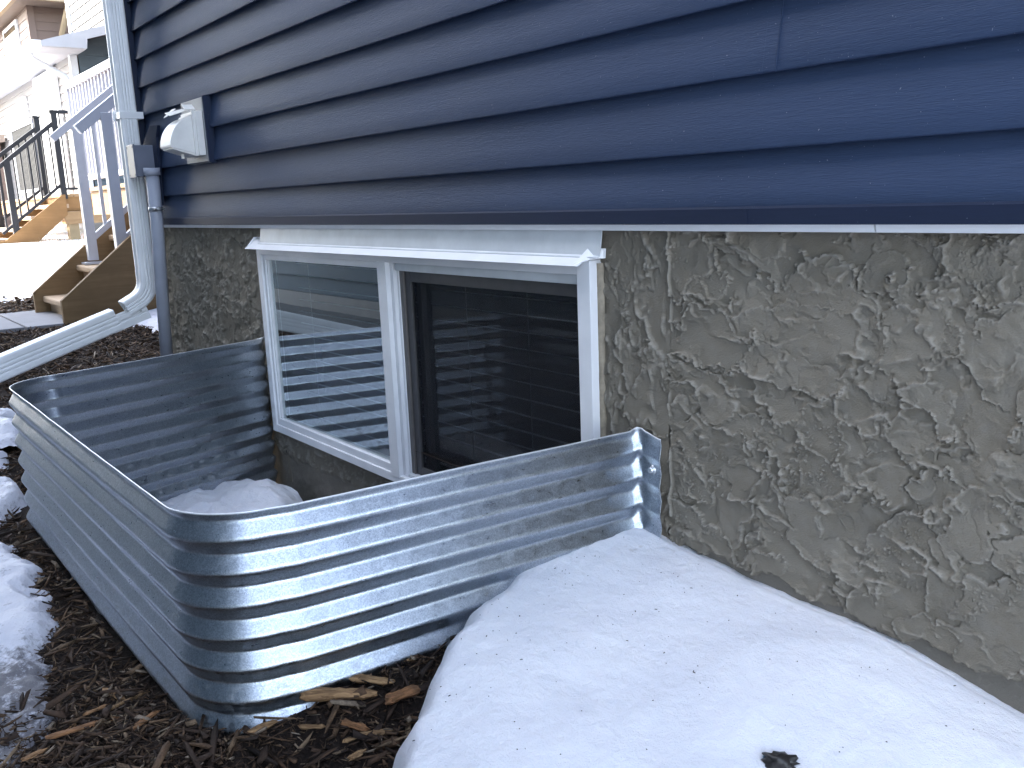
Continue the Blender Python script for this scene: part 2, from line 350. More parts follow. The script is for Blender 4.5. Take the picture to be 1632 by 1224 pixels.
# ------------------------------------------------------------------ terrain
def gz(x, y):
    x = np.asarray(x, float); y = np.asarray(y, float)
    z = np.where(y > -.9, .30 + .21 * y, np.where(y > -1.5, .111 + .05 * (y + .9), np.maximum(.081 - .09 * (-1.5 - y), .015)))
    z = np.where(y > 0, .30 + .02 * y, z); z = np.minimum(z, .30)
    far = sstep(-4.0, -6.0, x); z = z * (1 - far) + far * (.285 + .02 * np.clip(y, -3, 1) - .22 * sstep(-1.0, -1.9, y))
    z = z + sstep(-8, -13, x) * .25
    z = z - .20 * sstep(-1.15, -.35, x) * sstep(-2.2, -1.4, y) - .03 * sstep(-1.4, -1.15, x) * sstep(-.3, -.1, y)
    z = z + .022 * np.exp(-((x + 1.29) / .07) ** 2 - ((y + .66) / .14) ** 2)
    z = z + .035 * np.exp(-((x + 1.38) / .28) ** 2 - ((y + .88) / .12) ** 2)
    return z
def gzn(x, y):
    z = gz(x, y)
    amp = 1 - .75 * np.exp(-(np.maximum(np.maximum(-3.0 - x, x + 1.3), 0) ** 2 + np.maximum(-.86 - y, 0) ** 2) / .01)
    return z + amp * (.018 * fbm(x * 5, y * 5, 3) + .006 * fbm(x * 26, y * 26, 2))
def axis(parts):
    out = []
    for a, b, st in parts: out += list(np.arange(a, b, st))
    return np.array(out + [parts[-1][1]])
xs = axis([(-400, -60, 40), (-60, -16, 2.), (-16, -8, .3), (-8, -3.4, .05), (-3.4, .6, .018), (.6, 6, .3), (6, 400, 30)])
ys = axis([(-400, -12, 30), (-12, -4, .8), (-4, -1.5, .08), (-1.5, .1, .018), (.1, 2.2, .06), (2.2, 12, .6), (12, 400, 30)])
X, Y = np.meshgrid(xs, ys, indexing='ij')
def wallL(y): return np.interp(y, [-.72, 0], [-2.955, -3.135])
def wallR(y): return np.interp(y, [-.72, 0], [-1.33, -1.255])
XC = (X[:-1, :-1] + X[1:, 1:]) / 2; YC = (Y[:-1, :-1] + Y[1:, 1:]) / 2
hole = (XC > wallL(YC) - .012) & (XC < wallR(YC) - .022) & (YC > -.842) & (YC < .03)
link('ground', grid_mesh('ground', X, Y, gzn(X, Y), ~hole), M_SOIL, kind='structure')
a = np.arange(-3.16, -1.24, .02); b = np.arange(-.88, .05, .02); X2, Y2 = np.meshgrid(a, b, indexing='ij')
link('well_floor', grid_mesh('well_floor', X2, Y2, -.075 + .010 * fbm(X2 * 7, Y2 * 7, 4)), M_SOIL, kind='structure')

# far sunlit snow field and snow strip along the other house
def snow_sheet(name, x0, x1, y0, y1, st, fn, material, dirt=None, **kw):
    a = np.arange(x0, x1 + st, st); b = np.arange(y0, y1 + st, st); X, Y = np.meshgrid(a, b, indexing='ij')
    t = fn(X, Y); Z = gz(X, Y) + t
    f = (t[:-1, :-1] > -.012) | (t[1:, :-1] > -.012) | (t[1:, 1:] > -.012) | (t[:-1, 1:] > -.012)
    me = grid_mesh(name, X, Y, Z, f)
    if dirt is not None:
        at = me.attributes.new('dirt', 'FLOAT', 'POINT'); co_ = np.zeros(len(me.vertices) * 3, 'f4'); me.vertices.foreach_get('co', co_); co_ = co_.reshape(-1, 3)
        at.data.foreach_set('value', dirt(co_[:, 0], co_[:, 1]).astype('f4'))
    return link(name, me, material, **kw)
def field(x, y):
    edge = -8.6 + .5 * fbm(x * .9, y * .9, 3) + .9 * np.clip(.6 - y, -2, 2) * .6 - 3.2 * sstep(-.7, -1.6, y)
    return .10 * sstep(0, .8, edge - x) - .03 + .02 * fbm(x * 1.5, y * 1.5, 4) + .05 * sstep(2, 5, edge - x)
snow_sheet('snow_field', -34, -7.2, -3.0, 2.45, .1, field, M_SNOW, kind='structure')
def alley(x, y):
    return .065 * sstep(-1.42, -1.6, y + .05 * fbm(x * 1.2, y * 1.2, 3)) - .02 + .003 * fbm(x * 3, y * 3, 3)
snow_sheet('gravel_strip', -10.8, 5, -2.32, -1.4, .04, alley, M_GRAV, kind='structure')

snow_sheet('snow_field', 1.4, 30, -14, 14, .25, lambda x, y: .22 + .03 * fbm(x * .6, y * .6, 4), M_SNOW, kind='structure')  # unseen snow added on the right to reflect sunlight onto the steel
# concrete walkway slabs
pv = empty('walkway', (-6.95, -.6, .28), kind='structure')
for k, (a, b) in enumerate(((-.215, .55), (-1.05, -.23))):
    zt = float(gz(-6.9, -.5)) + .034
    MB().box((-7.52, a, zt - .1), (-6.42, b, zt + (.002 if k else .0))).build('slab', M_CONC, pv, bevel=.006)

# ------------------------------------------------------------------ our house
house = empty('house', (0, 1, 0), 'house with navy blue lap siding above a rough grey stucco foundation', 'house')
HX0, HX1 = -4.36, .55  # unseen right end and top kept short so sky brightens the steel
lips = [.9655, 1.057, 1.174, 1.290, 1.4030, 1.520, 1.637, 1.7535]
while len(lips) < 27: lips.append(lips[-1] + .1165)
def course(x0, x1, za, zb, name='siding_plank', off=0., mat_=None, par=None, ph=0.):
    n = max(2, int((x1 - x0) / .12)); X = np.linspace(x0, x1, n)
    # cross-section: under-lip return, rounded lip, slanted face
    prof = [(.019, za + .004), (.004, za - .0005), (.0008, za + .0008), (0, za + .004), (.0055, za + (zb - za) * .35), (.0205, zb + .008)]
    V = []; F = []
    for i, x in enumerate(X):
        wv = .0009 * math.sin(x * 2.1 + ph) + .0006 * math.sin(x * 5.3 + ph * 2)
        V += [(x, p[0] + wv + off, p[1] + .0006 * math.sin(x * 1.3 + ph)) for p in prof]
    m = len(prof)
    for i in range(n - 1):
        for j in range(m - 1): F.append((i * m + j, (i + 1) * m + j, (i + 1) * m + j + 1, i * m + j + 1))
    mb = MB().add(V, F); mb.add([(x0, p[0] + off + .0003, p[1]) for p in prof], [tuple(range(m))]); mb.add([(x1, p[0] + off + .0003, p[1]) for p in prof], [tuple(range(m - 1, -1, -1))])
    o = mb.build(name, mat_ or M_SIDE, par or house, smooth=True)
    return o
def smooth_by_angle(o, deg=35):
    me = o.data; bm = bmesh.new(); bm.from_mesh(me)
    for e in bm.edges:
        if len(e.link_faces) != 2 or e.calc_face_angle(0) > math.radians(deg): e.smooth = False
    bm.to_mesh(me); bm.free(); return o
for k in range(len(lips) - 1):
    za, zb = lips[k], lips[k + 1]
    if k == 0: za -= .004
    xl = -4.285 + (.02 if k % 3 == 0 else 0) + .008 * math.sin(k * 2.2)
    seams = {2: [-.943], 3: [.1], 4: [-.2], 5: [.2], 6: [.0], 7: [-.1], 0: [.1], 1: [.3], 8: [-2.3], 11: [-.4]}.get(k, [-3.2 + ((k * 1.37) % 3)])
    prev = xl
    for s in seams + [HX1]:
        e = s if s == HX1 else s + .012
        smooth_by_angle(course(prev, e, za, zb, off=(.0009 if prev != xl else 0), ph=k * 1.7)); prev = s - .014
ztop = lips[-1]
MB().box((-4.75, -.30, ztop + .012), (HX1 + .35, 8, ztop + .12)).build('eave', M_WHITE, house)
# corner post and core wall behind the cladding
MB().prism([(-4.40, -.012), (-4.262, -.012), (-4.262, .012), (-4.275, .012), (-4.275, -.002), (-4.39, -.002), (-4.39, .12), (-4.375, .12), (-4.375, .14), (-4.40, .14)], 'z', .95, ztop).build('corner_post', M_TRIM, house)
MB().box((-4.38, .0285, .952), (HX1, .16, ztop)).build('wall_core', M_TRIM, house)
MB().box((-4.385, .145, .2), (-4.30, 8, ztop)).build('side_wall', M_TRIM, house)
# starter skirt, overlapped at one joint
for a, b, o_ in ((-4.30, -.972, 0), (-.985, HX1, .0016)):
    smooth_by_angle(MB().prism([(-.0075 - o_, .9375), (-.0055 - o_, .9365), (.012, .9365), (.012, .966), (-.002 - o_, .966), (-.0075 - o_, .9625)], 'x', a, b).build('starter_trim', M_TRIM, house))
MB().box((-.984, -.0098, .9376), (-.975, -.0075, .962)).build('trim_joint', M_TRIM, house)
# white flashing strip under the skirt
for a, b in ((-4.30, -.7525), (-.7495, HX1)):
    MB().prism([(-.0012, .9375), (.0035, .9245), (.018, .9235), (.022, .9355)], 'x', a, b).build('flashing', M_WHITE, house)

# window opening
WX0, WX1, WZ0, WZ1 = -3.104, -1.372, .196, .862
SY = .030          # mean stucco plane
# --- stucco relief
def stucco_patch(xa, xb, sx, za, zb, sz, seed, vertical=False):
    r = np.random.default_rng(seed)
    xs_ = np.linspace(xa, xb, int((xb - xa) / sx) + 1); zs_ = np.linspace(za, zb, int((zb - za) / sz) + 1)
    X, Z = np.meshgrid(xs_, zs_, indexing='ij'); H = .0016 * fbm(X * 9, Z * 9, 3)
    K = int((xb - xa) * (zb - za) * 230)
    wx = .022 * fbm(X * 20 + 5, Z * 20, 5, .50); wz = .022 * fbm(X * 20 + 50, Z * 20 + 31, 5, .50)
    jag = fbm(X * 150, Z * 150, 2); fine = fbm(X * 260 + 9, Z * 200, 2); rag = fbm(X * 36 + 80, Z * 36 + 7, 4, .6)
    for k in range(K):
        cx, cz = r.uniform(xa - .05, xb + .05), r.uniform(za - .05, zb + .05)
        L_, w_ = r.uniform(.025, .13), r.uniform(.016, .062); th = r.normal(0, .45) + (math.pi / 2 if vertical else 0)
        if r.random() < .12: th += 1.2
        R_ = L_ * 1.5 + .05
        i0, i1 = np.searchsorted(xs_, [cx - R_, cx + R_]); j0, j1 = np.searchsorted(zs_, [cz - R_, cz + R_])
        if i1 - i0 < 3 or j1 - j0 < 3: continue
        s = np.s_[i0:i1, j0:j1]; dx = X[s] - cx + wx[s]; dz = Z[s] - cz + wz[s]
        u = dx * math.cos(th) + dz * math.sin(th); v = -dx * math.sin(th) + dz * math.cos(th)
        if r.random() < .5: v = -v
        d = (np.sqrt((u / L_) ** 2 + (v / w_) ** 2) - 1) * w_           # ~ signed distance
        d = d + .0020 * jag[s]
        t = np.clip(.5 - .5 * v / w_, 0, 1)                            # 0 = feathered edge, 1 = trailing edge
        t = t * t * (3 - 2 * t)
        inside = 1 / (1 + np.exp(np.clip(d / .0006, -30, 30)))
        hgt = r.uniform(.0012, .0046)
        base = H[s].mean()
        lay = base + (H[s] - base) * .18 + hgt * (.25 + .75 * t)
        A = r.uniform(.0012, .0056) * np.clip(1.8 * t - .2, 0, 1) * np.clip(.75 + 1.2 * rag[s], 0, 1.4)
        lip = A * np.where(d > 0, np.exp(-(d / .0010) ** 2), np.exp(-(d / .0021) ** 2))
        H[s] = H[s] * (1 - inside) + lay * inside + lip
        if r.random() < .14:                                          # dragged, pitted zone
            rough = np.clip(fine[s] - .10, 0, 1) * inside * np.clip(1.2 * rag[s] + .30, 0, 1)
            H[s] += .0050 * rough
    # meandering trowel edges: contours of stretched noise, each a small step with a raised lip
    for q, (fx, fz, sx_, st, lp) in enumerate(((6.0, 10., .012, .0020, .0050), (10., 15., .0075, .0016, .0042), (8., 8.5, .010, .0018, .0046))):
        if vertical: fx, fz = fz * 1.1, fx * .8
        n = fbm(X * fx + 31 * q + seed, Z * fz + 7 * q, 4, .46) - (.10, -.15, -.30)[q]
        d = n * sx_ * 1.6 + .0007 * jag
        gate = sstep(-.25, .25, fbm(X * 7 + 90 + 13 * q, Z * 9 + 40, 3) + (.15, -.05, .0)[q])
        H += gate * (st / (1 + np.exp(np.clip(-d / .0005, -30, 30))) + lp * np.clip(.45 + .9 * fbm(X * 22 + 5 * q, Z * 22, 2), .05, 1.1) * np.where(d < 0, np.exp(-(d / .0008) ** 2), np.exp(-(d / .0020) ** 2)))
    for k in range(int((xb - xa) * (zb - za) * 60)):
        cx, cz = r.uniform(xa, xb), r.uniform(za, zb); L_ = r.uniform(.006, .030); w_ = r.uniform(.004, .014); th = r.normal(0, .7) + (math.pi / 2 if vertical else 0); R_ = L_ + .03
        i0, i1 = np.searchsorted(xs_, [cx - R_, cx + R_]); j0, j1 = np.searchsorted(zs_, [cz - R_, cz + R_])
        if i1 - i0 < 3 or j1 - j0 < 3: continue
        s = np.s_[i0:i1, j0:j1]; dx = X[s] - cx + .6 * wx[s]; dz = Z[s] - cz + .6 * wz[s]; u = dx * math.cos(th) + dz * math.sin(th); v = -dx * math.sin(th) + dz * math.cos(th)
        d = (np.sqrt((u / L_) ** 2 + (v / w_) ** 2) - 1) * w_ + .0012 * jag[s]; t = np.clip(.5 - .5 * v / w_, 0, 1)
        inside = 1 / (1 + np.exp(np.clip(d / .0005, -30, 30)))
        H[s] += r.choice([-.0016, .0014, .0022]) * inside * t + r.uniform(0, .0022) * t * np.exp(-(d / .0012) ** 2)
    return xs_, zs_, X, Z, H
def build_stucco(xa, xb, sx, za, zb, sz, seed, vertical=False, holes=None, edge=None):
    xs_, zs_, X, Z, H = stucco_patch(xa, xb, sx, za, zb, sz, seed, vertical)
    if edge and xa < -1: H += .0055 * np.exp(-((X + 1.1825 - .0015 * fbm(Z * 9, Z * 0 + 2, 3)) / .0018) ** 2) * sstep(-.25, .1, fbm(Z * 8 + 3, Z * 0, 3))
    H = (H - H.mean()) * 1.28
    H = np.where(H > .011, .011 + (H - .011) * .4, H); H = np.clip(H, -.007, .0165)
    k_ = 7; c0 = np.cumsum(np.pad(H, ((k_, k_), (0, 0)), mode='edge'), 0); bl = (c0[2 * k_:] - c0[:-2 * k_]) / (2 * k_); bl = bl[:H.shape[0]]
    c1 = np.cumsum(np.pad(bl, ((0, 0), (k_, k_)), mode='edge'), 1); bl = ((c1[:, 2 * k_:] - c1[:, :-2 * k_]) / (2 * k_))[:, :H.shape[1]]
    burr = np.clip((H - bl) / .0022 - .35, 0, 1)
    skim = np.zeros_like(H)
    if edge:
        e = .300 - .05 * (X + .9) + .016 * fbm(X * 9, X * 0 + 3, 5, .6) + .004 * fbm(X * 90, Z * 60, 2)
        e = np.minimum(e, .335)
        below = sstep(.0025, -.0025, Z - e); H = H * (1 - below) + below * (-.0095 + .0012 * fbm(X * 7, Z * 7, 3)); skim = below * .7
    else:
        e2 = .10 + .04 * fbm(X * 5, X * 0, 4); below = sstep(.01, -.01, Z - e2); H = H * (1 - below) + below * (-.006 + .003 * fbm(X * 14, Z * 14, 4)); skim = below * .7
    me = grid_mesh('stucco', X, SY - H, Z)
    at = me.attributes.new('skim', 'FLOAT', 'POINT'); at.data.foreach_set('value', skim.ravel().astype('f4'))
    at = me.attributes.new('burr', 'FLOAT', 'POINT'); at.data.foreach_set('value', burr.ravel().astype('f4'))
    return link('stucco', me, M_STUC, house)
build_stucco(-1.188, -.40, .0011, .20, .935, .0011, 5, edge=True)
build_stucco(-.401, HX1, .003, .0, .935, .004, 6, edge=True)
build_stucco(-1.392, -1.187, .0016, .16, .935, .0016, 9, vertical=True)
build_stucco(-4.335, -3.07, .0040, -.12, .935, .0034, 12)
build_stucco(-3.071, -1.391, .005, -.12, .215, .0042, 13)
MB().box((HX1, .034, -.1), (HX1 + .006, 6, .95)).build('stucco', M_STUC, house)
MB().box((HX1 - .01, .02, .95), (HX1 + .012, 8, ztop)).build('side_wall', M_TRIM, house)
MB().box((HX1 - .09, -.012, .95), (HX1 + .016, .022, ztop)).build('corner_post', M_TRIM, house)
MB().box((-4.335, .034, -.1), (-4.33, 6, .95)).build('stucco', M_STUC, house)
for x_ in (-1.1875, -3.0705, -.4005): MB().box((x_ - .012, .0355, -.02 if x_ > -3 else .0), (x_ + .012, .05, .93 if x_ > -3 else .2)).build('stucco_backing', M_STUC, house)
# room behind the window
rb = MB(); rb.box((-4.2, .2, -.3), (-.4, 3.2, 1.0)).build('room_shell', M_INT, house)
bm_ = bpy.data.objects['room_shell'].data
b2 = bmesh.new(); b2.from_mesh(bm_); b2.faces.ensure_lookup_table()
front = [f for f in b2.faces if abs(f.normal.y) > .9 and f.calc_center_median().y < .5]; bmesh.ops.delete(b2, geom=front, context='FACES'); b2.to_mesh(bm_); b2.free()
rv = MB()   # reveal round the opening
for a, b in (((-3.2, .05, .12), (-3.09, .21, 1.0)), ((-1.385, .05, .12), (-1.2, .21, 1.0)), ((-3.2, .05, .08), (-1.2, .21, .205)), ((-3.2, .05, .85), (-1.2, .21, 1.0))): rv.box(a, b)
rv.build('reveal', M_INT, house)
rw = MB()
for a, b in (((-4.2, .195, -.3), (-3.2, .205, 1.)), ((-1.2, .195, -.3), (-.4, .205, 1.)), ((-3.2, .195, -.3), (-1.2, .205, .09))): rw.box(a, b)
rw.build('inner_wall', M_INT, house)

# --- window
win = empty('window', (0, 0, 0)); win.parent = house; win.location = (-2.24, -1, .53); WP = win
def wbuild(mb, name, m, bev=.0015):
    return mb.build(name, m, win, bevel=bev)
FY0, FY1 = 0.0, .05     # frame front / back
# outer frame ring: jambs, head and sill with a small inner step
wbuild(MB().box((WX0, FY0, WZ0), (WX0 + .034, FY1, WZ1)), 'frame', M_WHITE)                # left jamb
wbuild(MB().box((WX1 - .040, FY0 - .002, WZ0 - .001), (WX1, FY1, WZ1 + .003)), 'frame', M_WHITE)
wbuild(MB().box((WX0 + .034, FY0 + .001, WZ0 + .001), (WX1 - .040, FY1, WZ0 + .027)), 'frame', M_WHITE)      # sill
wbuild(MB().box((WX0 + .034, FY0 + .001, .834), (WX1 - .040, FY1, WZ1 - .001)), 'frame', M_WHITE)            # head
# inner bead of the fixed light
bx0, bx1, bz0, bz1 = WX0 + .034, -2.250, WZ0 + .027, .834
for a, b in (((bx0, .007, bz0), (bx0 + .016, .045, bz1)), ((bx0 + .016, .007, bz0), (bx1, .045, bz0 + .024)), ((bx0 + .016, .0072, bz1 - .018), (bx1, .045, bz1)),):
    wbuild(MB().box(a, b), 'glazing_bead', M_WHITE)
for a, b in (((bx0 + .016, .0125, bz0 + .024), (bx0 + .024, .045, bz1 - .018)),):
    wbuild(MB().box(a, b), 'glazing_bead', M_WHITE, .0008)
# mullion: flat face and a proud rib with a bright flank
wbuild(MB().box((-2.250, -.001, WZ0 + .020), (-2.203, .048, .836)), 'mullion', M_WHITE)
wbuild(MB().box((-2.203, .013, WZ0 + .027), (-2.186, .048, .834)), 'mullion', M_WHITE)
wbuild(MB().box((-2.186, .024, WZ0 + .027), (-2.176, .048, .834)), 'mullion', M_WHITE)
# head track of the sliding side
wbuild(MB().box((-2.176, .014, .812), (WX1 - .040, .048, .834)), 'frame', M_WDIRT)
wbuild(MB().box((-2.176, .014, WZ0 + .027), (WX1 - .040, .048, WZ0 + .037)), 'frame', M_WDIRT)
# glass
MB().box((bx0 + .016, .020, bz0 + .02), (bx1 + .004, .0215, bz1 - .01)).build('pane', M_GLASS, win)
MB().box((-2.17, .066, .23), (-1.40, .0675, .82)).build('pane', M_GLASSR, win)
# spacer bar inside the fixed double glazing
sp_ = MB(); sp_.box((bx0 + .024, .030, bz0 + .024), (bx0 + .031, .04, bz1 - .018)); sp_.build('spacer', M_SCR, win)
# screen track, screen frame and mesh
sx0, sx1, sz0, sz1 = -2.176, WX1 - .040, WZ0 + .037, .812
wbuild(MB().box((sx0, .027, sz0), (sx0 + .018, .055, sz1)), 'screen_track', M_TRACK, .001)
sf = MB(); sf.box((sx0 + .018, .032, sz0), (sx0 + .046, .046, sz1)); sf.box((sx0 + .046, .032, sz1 - .030), (sx1, .046, sz1)); sf.box((sx0 + .046, .032, sz0), (sx1, .046, sz0 + .024)); sf.box((sx1 - .012, .032, sz0 + .024), (sx1, .046, sz1 - .030))
sfo = sf.build('screen_frame', M_SCR, win, bevel=.0015)
MB().box((sx0 + .046, .0385, sz0 + .024), (sx1 - .012, .0392, sz1 - .030)).build('screen_mesh', M_MESH, win)
wbuild(MB().box((sx0 + .046, .050, sz0), (sx0 + .070, .08, sz1 - .02)), 'sash_frame', M_SCR)
MB().box((sx1 - .022, .026, .655), (sx1 - .004, .032, .69)).build('screen_latch', M_SCR, win, bevel=.002)
# head flashing: apron and hooked drip cap with end tabs
smooth_by_angle(MB().prism([(.012, .925), (.014, .926), (.006, .872), (-.004, .870), (-.004, .872), (.004, .8745)], 'x', -3.074, -1.348).build('head_flashing', M_WDIRT, win))
MB().prism([(-.026, .8545), (-.024, .8535), (.004, .868), (.008, .8745), (.004, .8755)], 'x', -3.138, -1.384).build('drip_cap', M_WHITE, win)
MB().prism([(-.024, .8548), (.006, .869), (.026, .869), (.026, .893), (.010, .893)], 'x', -3.139, -3.1375).build('drip_end', M_WHITE, win)
MB().add([(-3.150, -.022, .855), (-3.078, -.022, .8555), (-3.078, .024, .893), (-3.128, .024, .893), (-3.150, -.022, .8535), (-3.078, -.022, .854), (-3.078, .026, .8915), (-3.128, .026, .8915)],
         [(0, 1, 2, 3), (7, 6, 5, 4), (0, 4, 5, 1), (1, 5, 6, 2), (2, 6, 7, 3), (3, 7, 4, 0)]).build('drip_end', M_WHITE, win)
MB().add([(-1.400, -.024, .856), (-1.370, -.006, .866), (-1.354, .020, .869), (-1.354, .022, .888), (-1.385, .006, .888), (-1.400, -.02, .856), (-1.370, .0, .865), (-1.354, .026, .868), (-1.354, .028, .887), (-1.385, .012, .887)],
         [(0, 1, 2, 3, 4), (9, 8, 7, 6, 5), (0, 5, 6, 1), (1, 6, 7, 2), (2, 7, 8, 3), (3, 8, 9, 4), (4, 9, 5, 0)]).build('drip_end', M_WHITE, win)
# caulk line between frame and stucco
V = []; zz = np.arange(.21, .868, .012)
for z in zz:
    j = .0022 * random.random(); V += [(WX1 - .001, .018, z), (WX1 + .005 + j, .016 + j, z), (WX1 + .007 + j, .030, z)]
MB().add(V, [(i * 3 + j, i * 3 + j + 1, i * 3 + j + 4, i * 3 + j + 3) for i in range(len(zz) - 1) for j in range(2)]).build('caulk', M_SEAL, win, smooth=True)

# ------------------------------------------------------------------ blind behind the window
bl = empty('window_blind', (-2.2, .13, .85), 'dark horizontal slat blind hanging behind the basement window panes', 'blind')
MB().box((-3.05, .110, .829), (-1.40, .140, .845)).build('head_rail', M_BLIND, bl)
sa = MB().prism([(.118, -.0004), (.122, .0004), (.126, .0004), (.128, -.0002), (.128, -.0010), (.118, -.0012)], 'x', -3.05, -1.40)
s0 = None
for k in range(14):
    z = .795 - k * .0425
    if s0 is None: s0 = sa.build('slat', M_BLIND, bl); s0.location = Vector(s0.location) + Vector((0, 0, z)); zz0 = z
    else: same(s0, (0, 0, z - zz0))
for x in (-2.93, -2.42, -2.36, -1.98, -1.72, -1.50):
    MB().box((x, .1085, .23), (x + .0016, .1100, .83)).build('cord', M_CORD, bl)

# ------------------------------------------------------------------ window well
well = empty('window_well', (-2.2, -.45, .05), 'galvanized corrugated steel window well bolted to the stucco foundation wall', 'window well')
PW = .0560; AW = .0073; ZT = .531; ZB = ZT - 11.4 * PW
def arc(cx, cy, r, a0, a1, n):
    return [(cx + r * math.cos(a), cy + r * math.sin(a)) for a in np.linspace(a0, a1, n)]
def line(p, q, n): return [(p[0] + (q[0] - p[0]) * t, p[1] + (q[1] - p[1]) * t) for t in np.linspace(0, 1, n)]
# plan path, from right flange round the front to the left flange (centre line of the sheet)
wr = line((-1.188, .006), (-1.236, .010), 14) + [(-1.243, .009), (-1.248, .004)] + line((-1.252, -.004), (-1.324, -.700), 110)
RC = .135; acx, acy = -1.330 - RC - .003, -.720
wr += arc(acx, acy, RC, -.05, -math.pi / 2 - .0, 26)[1:]
wr += line((acx, acy - RC), (-2.815, -.861), 130)[1:]
lcx, lcy = -2.815, -.861 + RC
wr += arc(lcx, lcy, RC, -math.pi / 2, -math.pi - .02 + .22 * 0, 26)[1:]
wr += line((lcx - RC - .001, lcy + .004), (-3.128, -.004), 100)[1:] + [(-3.132, .003), (-3.138, .008)] + line((-3.146, .010), (-3.195, .008), 12)
wr = np.array(wr)
keep = [0]
for i in range(1, len(wr)):
    if np.linalg.norm(wr[i] - wr[keep[-1]]) > 1e-4: keep.append(i)
wr = wr[keep]
tg = np.gradient(wr, axis=0); tg /= np.linalg.norm(tg, axis=1)[:, None]
nrm = np.stack([-tg[:, 1], tg[:, 0]], 1)     # path runs clockwise seen from above: outward is left? fixed below
cen = np.array([-2.2, -.2]); sgn = np.sign(((wr - cen) * nrm).sum(1).mean()); nrm *= sgn
nz = 11 * 14 + 6; zv = np.linspace(ZT, ZB, nz)
dist = np.concatenate([[0], np.cumsum(np.linalg.norm(np.diff(wr, axis=0), axis=1))]); tot = dist[-1]
dk = np.minimum(dist, tot - dist)             # distance to nearest end
fl = sstep(.035, .12, dk)                     # flange zone: ribs pressed flat
ph = 2 * math.pi * ((ZT - zv) / PW + .25)
# flattened-sine rib, slightly sharper crests
rib = np.cos(ph) * .92 + .10 * np.cos(3 * ph) + .03 * np.cos(5 * ph)
amp = AW * (.30 + .70 * fl)
off = amp[:, None] * rib[None, :]
kink = np.exp(-((dk - .062) / .010) ** 2)     # crushed fold where the flange turns
off += kink[:, None] * (.0045 * np.cos(ph * 1 + .9)[None, :] + .0025 * np.cos(2 * ph)[None, :])
dent = np.exp(-((dk - .125) / .006) ** 2)[:, None] * (.0016 * np.clip(np.cos(ph + 2.6), 0, 1)[None, :]); off -= dent
S_, Z_ = np.meshgrid(dist, zv, indexing='ij')
off += .0014 * fbm(S_ * 2.2, Z_ * 3, 3) + .0004 * fbm(S_ * 14, Z_ * 14, 2)
zw = Z_ + kink[:, None] * .005 + .0018 * fbm(S_ * 1.6, S_ * 0 + 2, 2) - .008 * sstep(.05, 0, dk)[:, None]
drift = 1.0
PX = wr[:, 0][:, None] + nrm[:, 0][:, None] * off; PY = wr[:, 1][:, None] + nrm[:, 1][:, None] * off
PY = np.minimum(PY, .0175)
me = grid_mesh('steel_sheet', PX, PY, zw)
o = link('steel_sheet', me, M_STEEL, well); sm = o.modifiers.new('solid', 'SOLIDIFY'); sm.thickness = .0017; sm.offset = 0
rim = MB().tube([(wr[i, 0] + nrm[i, 0] * off[i, 0], min(wr[i, 1] + nrm[i, 1] * off[i, 0], .0175), zw[i, 0]) for i in range(0, len(wr))], .0015, 6, ref=(0, 0, 1))
rim.build('rim_edge', M_RIM, well, smooth=True)
def bolt(x, z, y=-.002):
    b = MB(); n = 14
    prof = [(.0, -.0068), (.0035, -.0064), (.0062, -.0045), (.0072, -.0015), (.0072, .001), (.0105, .0012), (.0105, .0032)]
    vs = [(x + r * math.cos(2 * math.pi * k / n), y + d, z + r * math.sin(2 * math.pi * k / n)) for r, d in prof for k in range(n)]
    fs = [(i * n + k, i * n + (k + 1) % n, (i + 1) * n + (k + 1) % n, (i + 1) * n + k) for i in range(len(prof) - 1) for k in range(n)]
    b.add(vs, fs); return b.build('bolt', M_ZINC, well, smooth=True)
bolt(-1.213, .457, .006); bolt(-1.213, .29, .006); bolt(-3.17, .45, .006)

# snow lying in the well
def heap(name, x0, x1, y0, y1, st, fn, material, floor=None, dirt=None, **kw):
    a = np.arange(x0, x1 + st, st); b = np.arange(y0, y1 + st, st); X, Y = np.meshgrid(a, b, indexing='ij')
    Z = fn(X, Y); G = (gz(X, Y) - .035) if floor is None else (floor + 0 * X)
    f = (Z > G); f = f[:-1, :-1] | f[1:, :-1] | f[1:, 1:] | f[:-1, 1:]
    Z = np.maximum(Z, G - .01)
    me = grid_mesh(name, X, Y, Z, f)
    if dirt is not None:
        at = me.attributes.new('dirt', 'FLOAT', 'POINT'); c_ = np.zeros(len(me.vertices) * 3, 'f4'); me.vertices.foreach_get('co', c_); c_ = c_.reshape(-1, 3)
        at.data.foreach_set('value', dirt(c_[:, 0], c_[:, 1]).astype('f4'))
    return link(name, me, material, **kw)
def wsnow(x, y):
    n = fbm(x * 6, y * 6, 4)
    d = np.hypot((x + 2.95) / .60, (y + .40) / .44) + .10 * n
    return -.095 + .150 * sstep(1.20, .60, d) + .020 * sstep(1.0, .5, d) * fbm(x * 9 + 3, y * 9, 3) + .035 * np.exp(-(((x + 2.86) / .10) ** 2 + ((y + .17) / .10) ** 2))
heap('snow_patch', -3.088, -2.2, -.835, -.03, .01, wsnow, M_SNOW, floor=-.088, label='lumpy white snow lying inside the corrugated steel window well', cat='snow')

